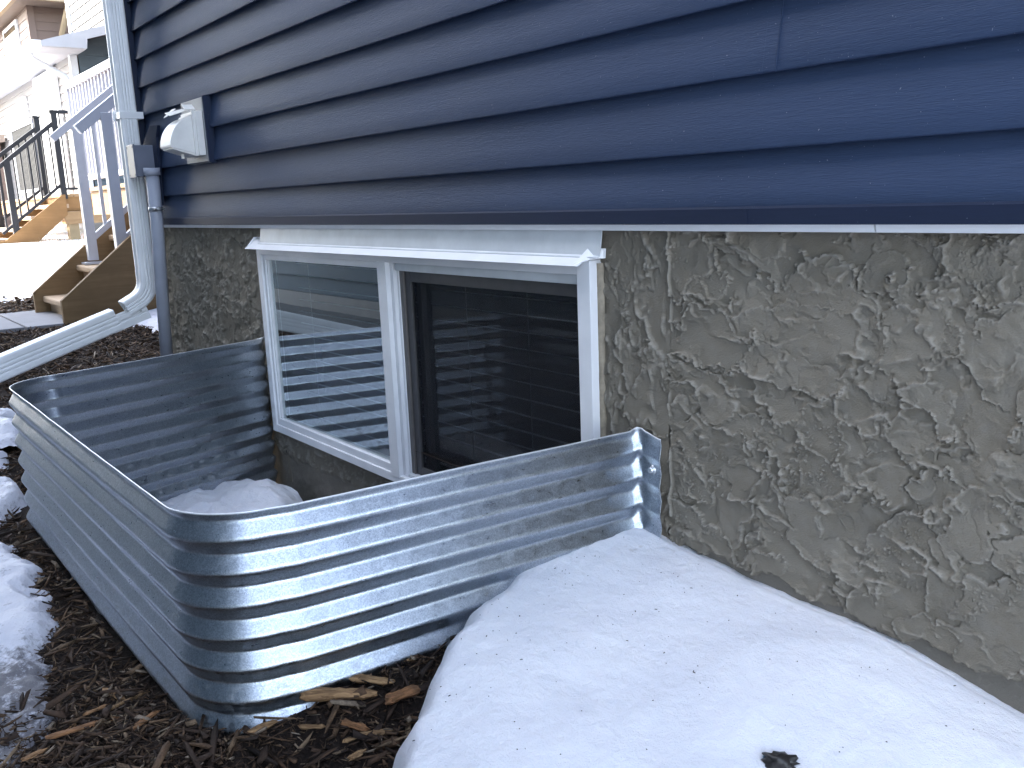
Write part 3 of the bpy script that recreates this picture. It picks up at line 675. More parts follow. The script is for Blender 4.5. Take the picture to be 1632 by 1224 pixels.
# ------------------------------------------------------------------ snow pile on the right
def pile_edge(y):   # left boundary of the pile as a function of y
    return np.interp(y, [-1.4, -.75, -.70, -.62, -.54, -.47, -.39, -.32, -.24, -.16, .05], [-.90, -1.02, -1.065, -1.15, -1.215, -1.265, -1.305, -1.335, -1.375, -1.43, -1.5])
def pile(x, y):
    s = x - pile_edge(y) + .022 * fbm(x * 7, y * 7, 4)
    g = gz(x, y)
    # crest profile measured along the wall and along the steel side
    topw = np.interp(x, [-1.5, -1.3, -1.19, -1.05, -.84, -.73, -.62, -.50, -.2, .4, 1.2], [.322, .326, .322, .312, .296, .288, .268, .246, .2, .17, .15])
    fall = np.interp(y, [-1.6, -1.15, -.85, -.6, -.4, -.24, -.1, .05], [-.20, -.12, -.080, -.055, -.036, -.018, .000, 0.])
    z = topw + fall * (1 + .35 * sstep(-.2, -1.0, x) * 0) + .013 * fbm(x * 2.6, y * 2.6, 4, .42) + .0018 * fbm(x * 15, y * 15, 4) + .0010 * fbm(x * 60, y * 60, 2)
    z = z - .022 * np.exp(-(((x + .72) / .16) ** 2 + ((y + .38) / .12) ** 2)) * .4
    z = g - .04 + (z - g + .04) * np.clip(sstep(-.012, .085, s) ** .55, 0, 1)
    # melt hole round the dark leaf
    z = z - .014 * np.exp(-(((x + .665) / .034) ** 2 + ((y + .322) / .026) ** 2))
    # thin gap melted along the wall
    z = z - .012 * sstep(.0, .03, y)
    return z
heap('snow_pile', -1.52, 1.1, -1.7, .048, .006, pile, M_SNOW, label='smooth mound of white snow banked against the stucco beside the steel well', cat='snow pile')

def left1(x, y):
    s = np.interp(x, [-3.3, -2.95, -2.85, -2.63, -2.36, -2.11, -1.95, -1.85, -1.67, -1.6, -1.5, -1.2], [-1.3, -.97, -.945, -.915, -.912, -.935, -.985, -.99, -1.015, -1.06, -1.12, -1.35])
    d = s - y + .028 * fbm(x * 8, y * 8, 5, .6)
    thin = sstep(-2.1, -1.9, x)
    return gz(x, y) - .03 + (.072 - .030 * thin) * sstep(-.01, .06, d) ** .6 + .012 * fbm(x * 7, y * 7, 4) + thin * .006 * fbm(x * 30, y * 30, 3)
heap('snow_patch', -3.3, -1.25, -1.75, -.86, .009, left1, M_OSNOW, dirt=lambda x, y: sstep(-2.08, -1.9, x) * .8 + .1, label='big icy snow patch in the lower left, dirty towards the camera', cat='snow', group='snow patches left of the well')
def left2(x, y):
    d1 = 1 - np.hypot((x + 4.05) / .62, (y + .93) / .30); d2 = 1 - np.hypot((x + 3.22) / .36, (y + 1.0) / .19)
    d = np.maximum(d1, d2) * .3 + .05 * fbm(x * 6, y * 6, 5, .6)
    return gz(x, y) - .03 + .085 * sstep(-.01, .09, d) ** .7 + .012 * fbm(x * 10, y * 10, 4)
heap('snow_patch', -3.62, -2.75, -1.5, -.8, .012, left2, M_OSNOW, dirt=lambda x, y: x * 0 + .22, label='lumpy snow patch against the outer face of the steel well, middle one on the left', cat='snow', group='snow patches left of the well')
heap('snow_patch', -4.8, -3.68, -1.5, -.55, .014, left2, M_OSNOW, dirt=lambda x, y: x * 0 + .12, label='snow patch just under the end of the slanting white downspout extension', cat='snow', group='snow patches left of the well')
def back1(x, y):
    d = 1 - np.hypot((x + 6.5 + .6 * y) / .55, (y - .62) / .34); d = d * .35 + .05 * fbm(x * 4, y * 4, 4)
    return gz(x, y) - .03 + .08 * sstep(0, .1, d) ** .7 + .01 * fbm(x * 7, y * 7, 3)
heap('snow_patch', -6.38, -4.4, .1, 1.6, .03, lambda x, y: gz(x, y) - .03 + .075 * sstep(0, .12, (1 - np.hypot((x + 5.9) / 1.05, (y - .62) / .36)) * .4 + .06 * fbm(x * 4, y * 4, 4)) ** .7 + .01 * fbm(x * 7, y * 7, 3), M_OSNOW,
     dirt=lambda x, y: x * 0 + .08, label='snow patch on the mulch behind the downspout elbow', cat='snow')

# melt-out leaf in the snow
V = []; 
lf = bmesh.new(); bmesh.ops.create_icosphere(lf, subdivisions=3, radius=1)
for v in lf.verts:
    k = 1 + .55 * float(fbm(np.array([v.co.x * 2.2 + 4]), np.array([v.co.y * 2.2 + v.co.z * 1.7]), 4)[0])
    v.co = Vector((v.co.x * .024 * k, v.co.y * .014 * k, v.co.z * .011 * k))
me = bpy.data.meshes.new('wet_leaf'); lf.to_mesh(me); lf.free()
o = link('wet_leaf', me, M_DARK, label='dark wet lump of leaves melted into the snow mound near the bottom edge', cat='leaf', smooth=True)
o.location = (-.665, -.322, float(pile(np.array([-.665]), np.array([-.322]))[0]) + .007); o.rotation_euler = (.1, .1, .75)

# tiny debris on the snow
V = []; F = []
for k in range(420):
    x = random.uniform(-1.25, .2); y = random.uniform(-1.1, 0); z = float(pile(np.array([x]), np.array([y]))[0])
    if z < float(gz(x, y)) + .03: continue
    a = random.random() * 6.28; l = random.choice([.0006, .0008, .0010, .0014, .0026]); w = .0006 + .0004 * random.random(); n = len(V)
    c, s = math.cos(a), math.sin(a)
    V += [(x + c * l - s * w, y + s * l + c * w, z + .0004), (x + c * l + s * w, y + s * l - c * w, z + .0004), (x - c * l + s * w, y - s * l - c * w, z + .0004), (x - c * l - s * w, y - s * l + c * w, z + .0004), (x, y, z + .0016)]
    F += [(n, n + 1, n + 4), (n + 1, n + 2, n + 4), (n + 2, n + 3, n + 4), (n + 3, n, n + 4)]
MB().add(V, F).build('snow_specks', M_DARK, kind='stuff')

# ------------------------------------------------------------------ mulch
def chip_cloud(n, xr, yr, lmin, lmax, wmin, wmax, ok, lift=.004, tilt=.35, seed=1, zfix=None):
    r = np.random.default_rng(seed)
    x = r.uniform(*xr, n); y = r.uniform(*yr, n); k = ok(x, y); x = x[k]; y = y[k]; n = len(x)
    z = (gzn(x, y) if zfix is None else zfix + 0 * x) + lift * r.random(n)
    l = lmin + (lmax - lmin) * r.random(n) ** 2.2; w = np.minimum(wmin + (wmax - wmin) * r.random(n) ** 1.5, l * .6); t = w * r.uniform(.25, .6, n)
    yaw = r.uniform(0, 2 * np.pi, n); pit = r.normal(0, tilt, n); rol = r.normal(0, .5, n)
    # 8-point shard: uneven ends
    base = np.array([(-1, -1, -1), (1, -1, -1), (1, 1, -1), (-1, 1, -1), (-1, -1, 1), (1, -1, 1), (1, 1, 1), (-1, 1, 1)], float)[None] * .5
    P = np.repeat(base, n, 0); P += r.normal(0, .13, P.shape)
    tap = r.uniform(.25, 1., (n, 2)); P[:, [0, 3, 4, 7], 1] *= tap[:, :1]; P[:, [1, 2, 5, 6], 1] *= tap[:, 1:]; P[:, [1, 2, 5, 6], 2] *= tap[:, 1:]
    P[:, :, 0] *= l[:, None]; P[:, :, 1] *= w[:, None]; P[:, :, 2] *= t[:, None]
    cy, sy = np.cos(yaw), np.sin(yaw); cp, sp = np.cos(pit), np.sin(pit); cr, sr = np.cos(rol), np.sin(rol)
    yy = P[:, :, 1] * cr[:, None] - P[:, :, 2] * sr[:, None]; zz = P[:, :, 1] * sr[:, None] + P[:, :, 2] * cr[:, None]
    xx = P[:, :, 0] * cp[:, None] - zz * sp[:, None]; zz = P[:, :, 0] * sp[:, None] + zz * cp[:, None]
    X_ = xx * cy[:, None] - yy * sy[:, None]; Y_ = xx * sy[:, None] + yy * cy[:, None]
    V = np.stack([X_ + x[:, None], Y_ + y[:, None], zz + z[:, None] + t[:, None] * .3], -1).reshape(-1, 3)
    q = np.array([(0, 3, 2, 1), (4, 5, 6, 7), (0, 1, 5, 4), (1, 2, 6, 5), (2, 3, 7, 6), (3, 0, 4, 7)])
    return V, (q[None] + (np.arange(n) * 8)[:, None, None]).reshape(-1, 4)
def cloud_obj(name, sets, material, **kw):
    Vs = []; Qs = []; n = 0
    for V, Q in sets: Vs.append(V); Qs.append(Q + n); n += len(V)
    V = np.concatenate(Vs); q = np.concatenate(Qs); me = bpy.data.meshes.new(name)
    me.vertices.add(len(V)); me.vertices.foreach_set('co', V.astype('f4').ravel()); me.loops.add(q.size); me.loops.foreach_set('vertex_index', q.astype('i4').ravel())
    me.polygons.add(len(q)); me.polygons.foreach_set('loop_start', np.arange(0, q.size, 4, dtype='i4'))
    me.update(calc_edges=True); return link(name, me, material, **kw)
def outwell(x, y): return ~((x > -3.16) & (x < wallR(y) + .014) & (y > -.868) & ((x < -1.465) | (y > -.72) | (np.hypot(x + 1.468, y + .72) < .150))) & (y < np.where(x > -4.33, .02, 9)) & ~((x > -7.5) & (x < -6.43) & (y < 1.6) & (y > -2))
def nosnow(x, y): return outwell(x, y) & (left1(x, y) < gzn(x, y) + .012) & (pile(x, y) < gzn(x, y) + .02)
def inwell(x, y): return (x > -3.1) & (x < -1.3) & (y > -.84) & (y < .0)
sets = [chip_cloud(30000, (-3.2, -.85), (-1.45, -.3), .005, .026, .0009, .0040, nosnow, .010, .35, 3),
        chip_cloud(9000, (-3.4, -.85), (-1.45, -.25), .012, .050, .0025, .0115, nosnow, .014, .32, 4),
        chip_cloud(2000, (-3.4, -.9), (-1.4, -.3), .03, .090, .005, .015, nosnow, .018, .22, 5),
        chip_cloud(2600, (-1.75, -1.1), (-1.15, -.84), .006, .035, .0012, .005, lambda x, y: nosnow(x, y), .014, .3, 21),
        chip_cloud(26000, (-6.6, -3.0), (-1.4, .75), .012, .07, .003, .013, outwell, .012, .35, 6),
        chip_cloud(900, (-6.6, -3.0), (-1.4, .75), .04, .10, .006, .02, outwell, .012, .3, 8),
        chip_cloud(9000, (-11.0, -7.5), (-2.0, 1.6), .03, .11, .008, .03, lambda x, y: (outwell(x, y)) & (x > -10.6), .015, .35, 7),
        (lambda VQ: (VQ[0] + np.array([0, 0, 0.]), VQ[1]))(chip_cloud(1500, (-3.0, -1.35), (-.84, .02), .008, .04, .003, .01, inwell, .004, .3, 9, -.072))]
cloud_obj('mulch', sets, M_CHIP, kind='stuff')

# distinct fresh chips (each one its own thing)
def big_chip(x, y, l, w, t, yaw, label, pit=.05, rol=0., lift=.006):
    bm = bmesh.new(); nx = 12; n = 8; rings = []
    for i in range(nx + 1):
        u = i / nx; e = max(.35, min(1, 14 * u + .62, 4 * (1 - u) + .30)); e *= 1 + .12 * math.sin(u * 9 + x * 30)
        rings.append([bm.verts.new(((u - .5) * l + .004 * random.uniform(-1, 1) * (i in (0, nx)) * 1.5, w / 2 * e * math.cos(a) * (1 + .10 * random.uniform(-1, 1)) + .05 * w * math.sin(u * 5 + l * 90), t / 2 * e * (math.sin(a) + .4 * math.copysign(abs(math.sin(a)) ** .5, math.sin(a))) / 1.4 * (1 + .16 * random.uniform(-1, 1)))) for a in [2 * math.pi * k / n for k in range(n)]])
    for i in range(nx):
        for k in range(n): bm.faces.new((rings[i][k], rings[i + 1][k], rings[i + 1][(k + 1) % n], rings[i][(k + 1) % n]))
    bm.faces.new(rings[0]); bm.faces.new(rings[-1][::-1]); bmesh.ops.recalc_face_normals(bm, faces=bm.faces)
    me = bpy.data.meshes.new('wood_chip'); bm.to_mesh(me); bm.free()
    o = link('wood_chip', me, M_CHUNK, label=label, cat='wood chip'); o.location = (x, y, float(gzn(np.array([x]), np.array([y]))[0]) + t / 2 + lift); o.rotation_euler = (rol, pit, yaw)
    return o
CHIPS = [  # placed on the ground where each lies
    (-1.289, -.662, .124, .025, .017, .97, 'longest thick pale orange wood chip at the foot of the steel well'),
    (-1.287, -.603, .075, .020, .010, .79, 'dark fibrous bark strip just behind the thick pale wood chip'),
    (-1.213, -.581, .070, .024, .013, 1.61, 'golden brown wood chip leaning against the edge of the snow mound'),
    (-1.180, -.643, .036, .012, .009, 1.06, 'short reddish wood chip touching the edge of the snow mound'),
    (-1.218, -.672, .050, .013, .010, .46, 'short orange brown chip below the thick pale wood chip'),
    (-1.191, -.682, .044, .009, .006, 1.53, 'thin dull brown chip left of the small icy lumps by the snow mound'),
    (-1.325, -.780, .050, .014, .010, 1.62, 'flat ochre chip on dark soil below the rounded corner of the well'),
    (-1.519, -.913, .060, .012, .008, 2.16, 'narrow ochre chip between the well corner and the long grey splinter'),
    (-1.599, -.990, .128, .013, .008, 1.51, 'long grey brown splinter lying beside the lower left icy patch'),
    (-1.641, -.915, .078, .008, .006, 1.88, 'slim pale splinter above the long grey brown splinter'),
    (-1.684, -.927, .062, .014, .007, .38, 'flat grey chip close to the front face of the steel well'),
    (-1.655, -.963, .043, .009, .005, 1.80, 'slim bluish grey chip left of the slim pale splinter'),
    (-1.637, -1.012, .029, .008, .005, 2.34, 'small whitish chip at the edge of the lower left icy patch'),
    (-1.584, -1.081, .040, .012, .007, 1.86, 'ochre chip nearest the lower left corner of the picture'),
    (-1.262, -.724, .042, .010, .006, .92, 'pale fibrous chip with a dark split below the thick pale wood chip'),
    (-1.154, -.702, .028, .012, .008, 1.75, 'ochre chip at the bottom edge beside the snow mound'),
    (-1.307, -.535, .064, .012, .008, 1.12, 'dull brown split chip lying along the right side of the well'),
]
for c in CHIPS: big_chip(*c)

# ------------------------------------------------------------------ downspout at the house corner
ds = empty('downspout', (-4.245, -.06, .6), 'white ribbed rectangular downspout with crimped elbow at the navy house corner', 'downspout')
def ribbed(a, b, ribs=3, d=.0024, m=5):
    """rounded rectangle a (x) by b (y) with shallow grooves on the long faces"""
    pts = []
    r = .008
    def side(p, q, nx, ny):
        out = []; n = 30
        for i in range(n + 1):
            t = i / n; g = 0
            for k in range(ribs):
                c = .28 + .22 * k; g = max(g, math.exp(-((t - c) / .035) ** 4))
            out.append((p[0] + (q[0] - p[0]) * t - nx * d * g, p[1] + (q[1] - p[1]) * t - ny * d * g))
        return out
    A, B = a / 2, b / 2
    pts += side((A, -B + r), (A, B - r), 1, 0); pts += [(A - r * .3, B - r * .3)]
    pts += side((A - r, B), (-A + r, B), 0, 1)[::3]; pts += [(-A + r * .3, B - r * .3)]
    pts += side((-A, B - r), (-A, -B + r), -1, 0); pts += [(-A + r * .3, -B + r * .3)]
    pts += side((-A + r, -B), (A - r, -B), 0, -1)[::3]; pts += [(A - r * .3, -B + r * .3)]
    return pts
DX, DY = -4.245, -.062
prof = ribbed(.078, .070)
# straight run (sweep downwards; profile axes: a along X, b along Y)
def sweep_yz(path, prof, scale=None):
    """path of (y,z) in a plane of constant X; prof (x, n)"""
    n = len(prof); vs = []; P = [Vector((0, p[0], p[1])) for p in path]
    for i, p in enumerate(P):
        d = (P[min(i + 1, len(P) - 1)] - P[max(i - 1, 0)]).normalized(); nn = Vector((0, -d.z, d.y)); k = scale[i] if scale else 1
        vs += [(DX + a * k, p.y - nn.y * b * k, p.z - nn.z * b * k) for a, b in prof]
    fs = [(i * n + j, i * n + (j + 1) % n, (i + 1) * n + (j + 1) % n, (i + 1) * n + j) for i in range(len(P) - 1) for j in range(n)]
    return vs, fs
mb = MB(); mb.add(*sweep_yz([(DY, 3.9), (DY, 3.), (DY, 1.5), (DY, .715)], prof)); smooth_by_angle(mb.build('pipe', M_SPOUT, ds, smooth=True), 50)
path = []; sc_ = []; cy_, cz_, rb_ = DY - .10, .695, .10
for i in range(61):
    t = i / 60; a = t * math.radians(63)
    path.append((cy_ + rb_ * math.cos(a), cz_ - rb_ * math.sin(a))); sc_.append(1.03 + .016 * (1 if (i // 2) % 2 else 0) * (1 if 3 < i < 58 else 0))
path = [(DY, .74)] + path; sc_ = [1.03] + sc_
dxy = Vector((path[-1][0] - path[-2][0], path[-1][1] - path[-2][1])).normalized()
for k in range(1, 6): path.append((path[-1][0] + dxy.x * .012, path[-1][1] + dxy.y * .012)); sc_.append(1.03)
mb = MB(); mb.add(*sweep_yz(path, prof, sc_)); e = mb.build('elbow', M_SPOUT, ds, smooth=True); smooth_by_angle(e, 50); q = e.modifiers.new('s', 'SOLIDIFY'); q.thickness = .0015
MB().box((DX - .043, DY - .039, 1.388), (DX + .043, DY + .06, 1.418)).build('strap', M_SPOUT, ds, bevel=.003)
MB().box((DX - .052, DY - .045, 1.385), (DX - .040, DY - .020, 1.425)).build('strap_tab', M_SPOUT, ds, bevel=.002)
# extension lying towards the yard
ex = empty('downspout_extension', (-4.25, -.5, .4), 'long white ribbed downspout extension sloping away from the elbow over the mulch', 'downspout extension')
p0 = Vector((0, -.085, .575)); p1 = Vector((0, -1.55, .115)); dd = (p1 - p0).normalized()
nn = Vector((0, -dd.z, dd.y))
if nn.z < 0: nn = -nn
# upper end is a cut-open trough, the rest a closed pipe
W2, H2 = .041, .047
def ring(p, pts): return [(-4.25 + a, p.y + nn.y * b, p.z + nn.z * b) for a, b in pts]
trough = [(-W2, H2 * .25), (-W2, -H2), (W2, -H2), (W2, -H2 * .4), (W2 - .003, -H2 * .34), (W2 - .003, -H2 * .2), (W2, -H2 * .14), (W2, H2 * .25), (W2 - .002, H2 * .25), (W2 - .004, -H2 + .002), (-W2 + .002, -H2 + .002), (-W2 + .002, H2 * .25)]
a_ = ring(p0, trough); b_ = ring(p0 + dd * .17, trough); n = len(trough)
MB().add(a_ + b_, [(i, (i + 1) % n, (i + 1) % n + n, i + n) for i in range(n)] + [tuple(range(n - 1, -1, -1)), tuple(range(n, 2 * n))]).build('open_end', M_SPOUT, ex)
pe = ribbed(.086, .098); pa = [p0 + dd * .135, p0 + dd * .4, p0 + dd * .9, p1]
vs = []; n = len(pe)
for p in pa: vs += ring(p, pe)
mb = MB().add(vs, [(i * n + j, i * n + (j + 1) % n, (i + 1) * n + (j + 1) % n, (i + 1) * n + j) for i in range(len(pa) - 1) for j in range(n)])
smooth_by_angle(mb.build('pipe', M_SPOUT, ex, smooth=True), 50)
sc2 = p0 + dd * .03 + nn * .0; MB().tube([(-4.25 + W2, sc2.y, sc2.z), (-4.25 + W2 + .004, sc2.y, sc2.z)], .005, 8, ref=(0, 0, 1)).build('screw', M_ZINC, ex)

# ------------------------------------------------------------------ conduit and box
cd = empty('conduit', (-4.05, -.05, .3), 'grey plastic conduit pipe running down the foundation corner with a metal clamp', 'conduit')
MB().tube([(-4.035, -.045, 1.16), (-4.045, -.047, .95), (-4.125, -.056, .2)], .0265, 20, ref=(0, 1, 0)).build('pipe', M_GREYP, cd, smooth=True)
MB().tube([(-4.0365, -.0455, 1.145), (-4.0352, -.0453, 1.175)], .033, 20).build('collar', M_GREYP, cd, smooth=True)
ck = MB().tube([(-4.0425, -.0465, .996), (-4.0418, -.0464, 1.014)], .0295, 20).build('clamp', M_ZINC, cd, smooth=True)
MB().box((-4.012, -.052, .998), (-3.985, -.046, 1.012)).build('clamp_ear', M_ZINC, cd); MB().tube([(-3.998, -.065, 1.005), (-3.998, -.02, 1.005)], .0035, 8, ref=(0, 0, 1)).build('clamp_bolt', M_ZINC, cd)
jb = empty('junction_box', (-4.14, -.04, 1.2), 'grey plastic electrical box with a screwed cover beside the downspout', 'electrical box')
MB().box((-4.180, -.088, 1.143), (-4.095, -.003, 1.272)).build('box_body', M_BOX, jb, bevel=.003)
MB().box((-4.186, -.0965, 1.139), (-4.089, -.0885, 1.276)).build('cover', M_BOX, jb, bevel=.002)
for x in (-4.178, -4.098):
    for z in (1.150, 1.264): MB().tube([(x, -.0975, z), (x, -.0945, z)], .0035, 8, ref=(0, 0, 1)).build('screw', M_SCR, jb)
MB().prism([(-4.16, 1.272), (-4.13, 1.272), (-4.135, 1.288), (-4.155, 1.288)], 'y', -.012, -.005).build('mounting_ear', M_BOX, jb)
# navy mounting plate
MB().add([(-4.26, -.013, 1.03), (-4.10, -.013, 1.03), (-4.07, -.013, 1.02), (-4.035, -.013, 1.30), (-4.00, -.013, 1.345), (-4.10, -.013, 1.352), (-4.20, -.013, 1.30), (-4.26, -.013, 1.26),
          (-4.26, .0, 1.03), (-4.10, .0, 1.03), (-4.07, .0, 1.02), (-4.035, .0, 1.30), (-4.00, .0, 1.345), (-4.10, .0, 1.352), (-4.20, .0, 1.30), (-4.26, .0, 1.26)],
         [(0, 1, 2, 3, 4, 5, 6, 7), (15, 14, 13, 12, 11, 10, 9, 8)] + [(i, (i + 1) % 8, (i + 1) % 8 + 8, i + 8) for i in range(8)]).build('mounting_plate', M_TRIM, jb)

# ------------------------------------------------------------------ dryer vent
vh = empty('vent_hood', (-3.5, -.05, 1.2), 'white plastic dryer vent hood with a curved cover on a grey mounting block', 'vent hood')
HN, HF = -3.450, -3.572        # near and far cheek of the hood
MB().prism([(-.018, 1.170), (-.020, 1.398), (.012, 1.404), (.012, 1.166)], 'x', -3.665, -3.430).build('mounting_block', M_BLOCK, vh, bevel=.002)
MB().prism([(-.016, 1.166), (-.018, 1.402), (.012, 1.408), (.012, 1.162)], 'x', -3.4295, -3.422).build('block_trim', M_TRIM, vh)
MB().box((-3.60, -.046, 1.192), (-3.436, -.0205, 1.350)).build('back_plate', M_HOOD, vh, bevel=.002)
MB().box((-3.448, -.058, 1.190), (-3.440, -.0462, 1.352)).build('side_flange', M_HOOD, vh, bevel=.0015)
pr = [(-.0465, 1.340), (-.062, 1.336)]
for k in range(12):
    a = math.radians(78 - k * 6.6); pr.append((-.046 - .098 * math.cos(a) , 1.220 + .112 * math.sin(a)))
pr += [(-.142, 1.222), (-.0465, 1.196)]
MB().prism(pr, 'x', HF, HN).build('cover', M_HOOD, vh, bevel=.0022)
MB().prism([(-.136, 1.2225), (-.136, 1.216), (-.050, 1.190), (-.050, 1.198)], 'x', HF + .004, HN - .004).build('flap', M_HOOD, vh)
def sheet(name, vs, t):
    o = MB().add(vs, [(0, 1, 2, 3)]).build(name, M_HOOD, vh); o.modifiers.new('s', 'SOLIDIFY').thickness = t; return o
sheet('rain_lip', [(HN + .012, -.044, 1.353), (HN + .004, -.080, 1.352), (HN - .02, -.082, 1.372), (HN - .02, -.044, 1.372)], .003)
sheet('rain_lip', [(HN + .002, -.066, 1.352), (HN - .045, -.120, 1.334), (HF, -.112, 1.350), (HF + .03, -.060, 1.362)], .003)
sheet('rain_lip', [(HF + .035, -.118, 1.338), (HF - .006, -.118, 1.336), (HF - .004, -.085, 1.366), (HF + .04, -.085, 1.366)], .003)
MB().tube([(HN - .055, -.085, 1.183), (HN - .055, -.085, 1.200)], .006, 10).build('stop_peg', M_HOOD, vh)

# ------------------------------------------------------------------ stairs beside the house corner
st = empty('deck_stairs', (-6.9, .5, .28), 'weathered brown wooden stairs with closed stringers climbing behind the downspout', 'stairs')
def stringer(x0, x1):
    return MB().prism([(0, .24), (0, .452), (.96, 1.235), (1.02, 1.235), (1.02, .24)], 'x', x0, x1)
stringer(-6.452, -6.41).build('stringer', M_STR, st, bevel=.002)
stringer(-7.352, -7.31).build('stringer', M_STR, st, bevel=.002)
MB().box((-6.4085, .485, .24), (-6.403, 1.02, .525)).build('side_panel', M_STR, st, bevel=.001)
tr0 = None
for k in range(4):
    y = .055 + .2505 * k; z = .424 + .2055 * k
    MB().box((-7.309, y, z - .045), (-6.453, y + .262, z)).build('tread', M_TREAD, st, bevel=.012)
    MB().box((-7.309, y + .045, z - .150), (-6.453, y + .075, z - .046)).build('riser', M_TREAD, st, bevel=.002)
def railing_part(mb, name, m, parent): return mb.build(name, m, parent, bevel=.003)
# white stair railings
sr = empty('stair_railing', (-7.2, .5, .65), 'white metal railing on the far side of the brown wooden stairs, its handrail reaching lower', 'railing', 'white railings of the wooden stairs')
railing_part(MB().box((-7.235, .375, .66), (-7.17, .44, 1.60)), 'post', M_WRAIL, sr)
MB().box((-7.27, .34, .634), (-7.135, .475, .648)).build('base_plate', M_WRAIL, sr)
railing_part(MB().bar((-7.2, .24, 1.52), (-7.2, 1.05, 2.15), .055, .050), 'handrail', M_WRAIL, sr)
railing_part(MB().bar((-7.2, .40, .80), (-7.2, 1.05, 1.31), .045, .040), 'bottom_rail', M_WRAIL, sr)
for k in range(5):
    y = .52 + .11 * k; railing_part(MB().box((-7.212, y - .012, .82 + (y - .4) * .78), (-7.188, y + .012, 1.50 + (y - .24) * .78)), 'baluster', M_WRAIL, sr)
sr2 = empty('stair_railing', (-6.55, .5, .85), 'white metal railing on the near side of the brown wooden stairs, beside the downspout', 'railing', 'white railings of the wooden stairs')
railing_part(MB().box((-6.585, .410, .61), (-6.515, .480, 1.64)), 'post', M_WRAIL, sr2)
railing_part(MB().bar((-6.55, .265, 1.53), (-6.55, 1.0, 2.10), .06, .065), 'handrail', M_WRAIL, sr2)
railing_part(MB().bar((-6.55, .45, .80), (-6.55, 1.0, 1.23), .05, .045), 'bottom_rail', M_WRAIL, sr2)
for k in range(4):
    y = .60 + .11 * k; railing_part(MB().box((-6.562, y - .012, .84 + (y - .45) * .78), (-6.538, y + .012, 1.50 + (y - .265) * .78)), 'baluster', M_WRAIL, sr2)

# near deck with white railing
dk_ = empty('wooden_deck', (-8, 1.7, .28), 'raised deck of pale new wood at the top of the brown stairs', 'deck')
for k in range(10): MB().box((-9.35 , .93 + .155 * k, 1.195), (-6.0, .93 + .155 * k + .15, 1.23)).build('deck_board', M_DECK, dk_, bevel=.003)
MB().box((-9.33, .955, .98), (-6.02, .99, 1.193)).build('fascia', M_DECK, dk_)
MB().box((-9.33, .992, .98), (-9.295, 2.45, 1.193)).build('fascia', M_DECK, dk_)
for x in (-9.15, -6.3): MB().box((x, 1.05, .2), (x + .12, 1.17, .98)).build('post', M_POSTW, dk_)
dr = empty('deck_railing', (-8.6, .95, 1.23), 'white railing with close balusters along the edge of the pale wooden deck', 'railing')
railing_part(MB().box((-9.72, .93, 2.15), (-7.40, .985, 2.215)), 'top_rail', M_WRAIL, dr)
railing_part(MB().box((-9.30, .94, 1.30), (-7.40, .975, 1.345)), 'bottom_rail', M_WRAIL, dr)
for x in (-9.71, -7.46):
    railing_part(MB().box((x, .935, 1.23), (x + .055, .98, 2.15)), 'post', M_WRAIL, dr)
b0 = None
for k in range(19):
    x = -9.58 + k * .112
    if b0 is None: b0 = railing_part(MB().box((x, .946, 1.32), (x + .022, .968, 2.155)), 'baluster', M_WRAIL, dr); xb0 = x
    else: same(b0, (x - xb0, 0, 0))

# ------------------------------------------------------------------ far deck, cedar stairs, black railings
fd = empty('wooden_deck', (-15, 2, .6), 'far cedar deck of the neighbouring house on a squat wooden post', 'deck')
for k in range(7): MB().box((-18.5, 1.45 + .16 * k, 1.215), (-13.0, 1.45 + .16 * k + .154, 1.25)).build('deck_board', M_DECK, fd)
MB().box((-13.05, 1.50, 1.03), (-13.01, 2.5, 1.213)).build('fascia', M_CEDAR, fd); MB().box((-18.5, 1.47, 1.03), (-13.052, 1.51, 1.213)).build('fascia', M_CEDAR, fd)
MB().box((-13.16, 1.46, .87), (-12.96, 2.5, 1.028)).build('beam', M_DECK, fd)
MB().box((-13.13, 1.50, .4), (-12.98, 1.62, .869)).build('post', M_POSTW, fd)
cs = empty('deck_stairs', (-13.5, 1, .5), 'sunlit orange cedar stairs leading up to the far deck', 'stairs')
for x in (-13.0, -14.05):
    MB().prism([(.36, .40), (.36, .70), (.74, .70), (1.47, 1.245), (1.5, 1.245), (1.5, .99), (.80, .40)], 'x', x, x + .045).build('stringer', M_CEDAR, cs, bevel=.003)
for k in range(4):
    y = .62 + .225 * k; z = .72 + .135 * k; MB().box((-14.0, y, z - .05), (-13.005, y + .24, z)).build('tread', M_TREAD, cs)
def slope_rail(x, y0, z0, y1, z1, h, name_lab, n, post2=True):
    e = empty('stair_railing', (x, y0, z0 - h), name_lab, 'railing', 'black railings of the cedar stairs')
    s = (z1 - z0) / (y1 - y0)
    railing_part(MB().bar((x, y0 - .15, z0 - .15 * s), (x, y1, z1), .045, .05), 'handrail', M_BLACKM, e)
    railing_part(MB().bar((x, y0 - .1, z0 - h + .14 - .1 * s), (x, y1, z1 - h + .14), .035, .035), 'bottom_rail', M_BLACKM, e)
    railing_part(MB().box((x - .035, y1 - .03, z1 - h - .05), (x + .035, y1 + .04, z1 + .13)), 'post', M_BLACKM, e)
    MB().box((x - .05, y1 - .045, z1 + .13), (x + .05, y1 + .055, z1 + .15)).build('post_cap', M_BLACKM, e)
    railing_part(MB().box((x - .035, y0 + .02, z0 - h - .02), (x + .035, y0 + .09, z0 + .06 * s)), 'post', M_BLACKM, e)
    for k in range(n):
        y = y0 - .09 + (y1 - y0 + .06) * (k + .5) / n
        if abs(y - y0 - .055) < .05: continue
        MB().box((x - .01, y - .009, z0 - h + .14 + (y - y0) * s), (x + .01, y + .009, z0 + (y - y0) * s)).build('baluster', M_BLACKM, e)
    return e
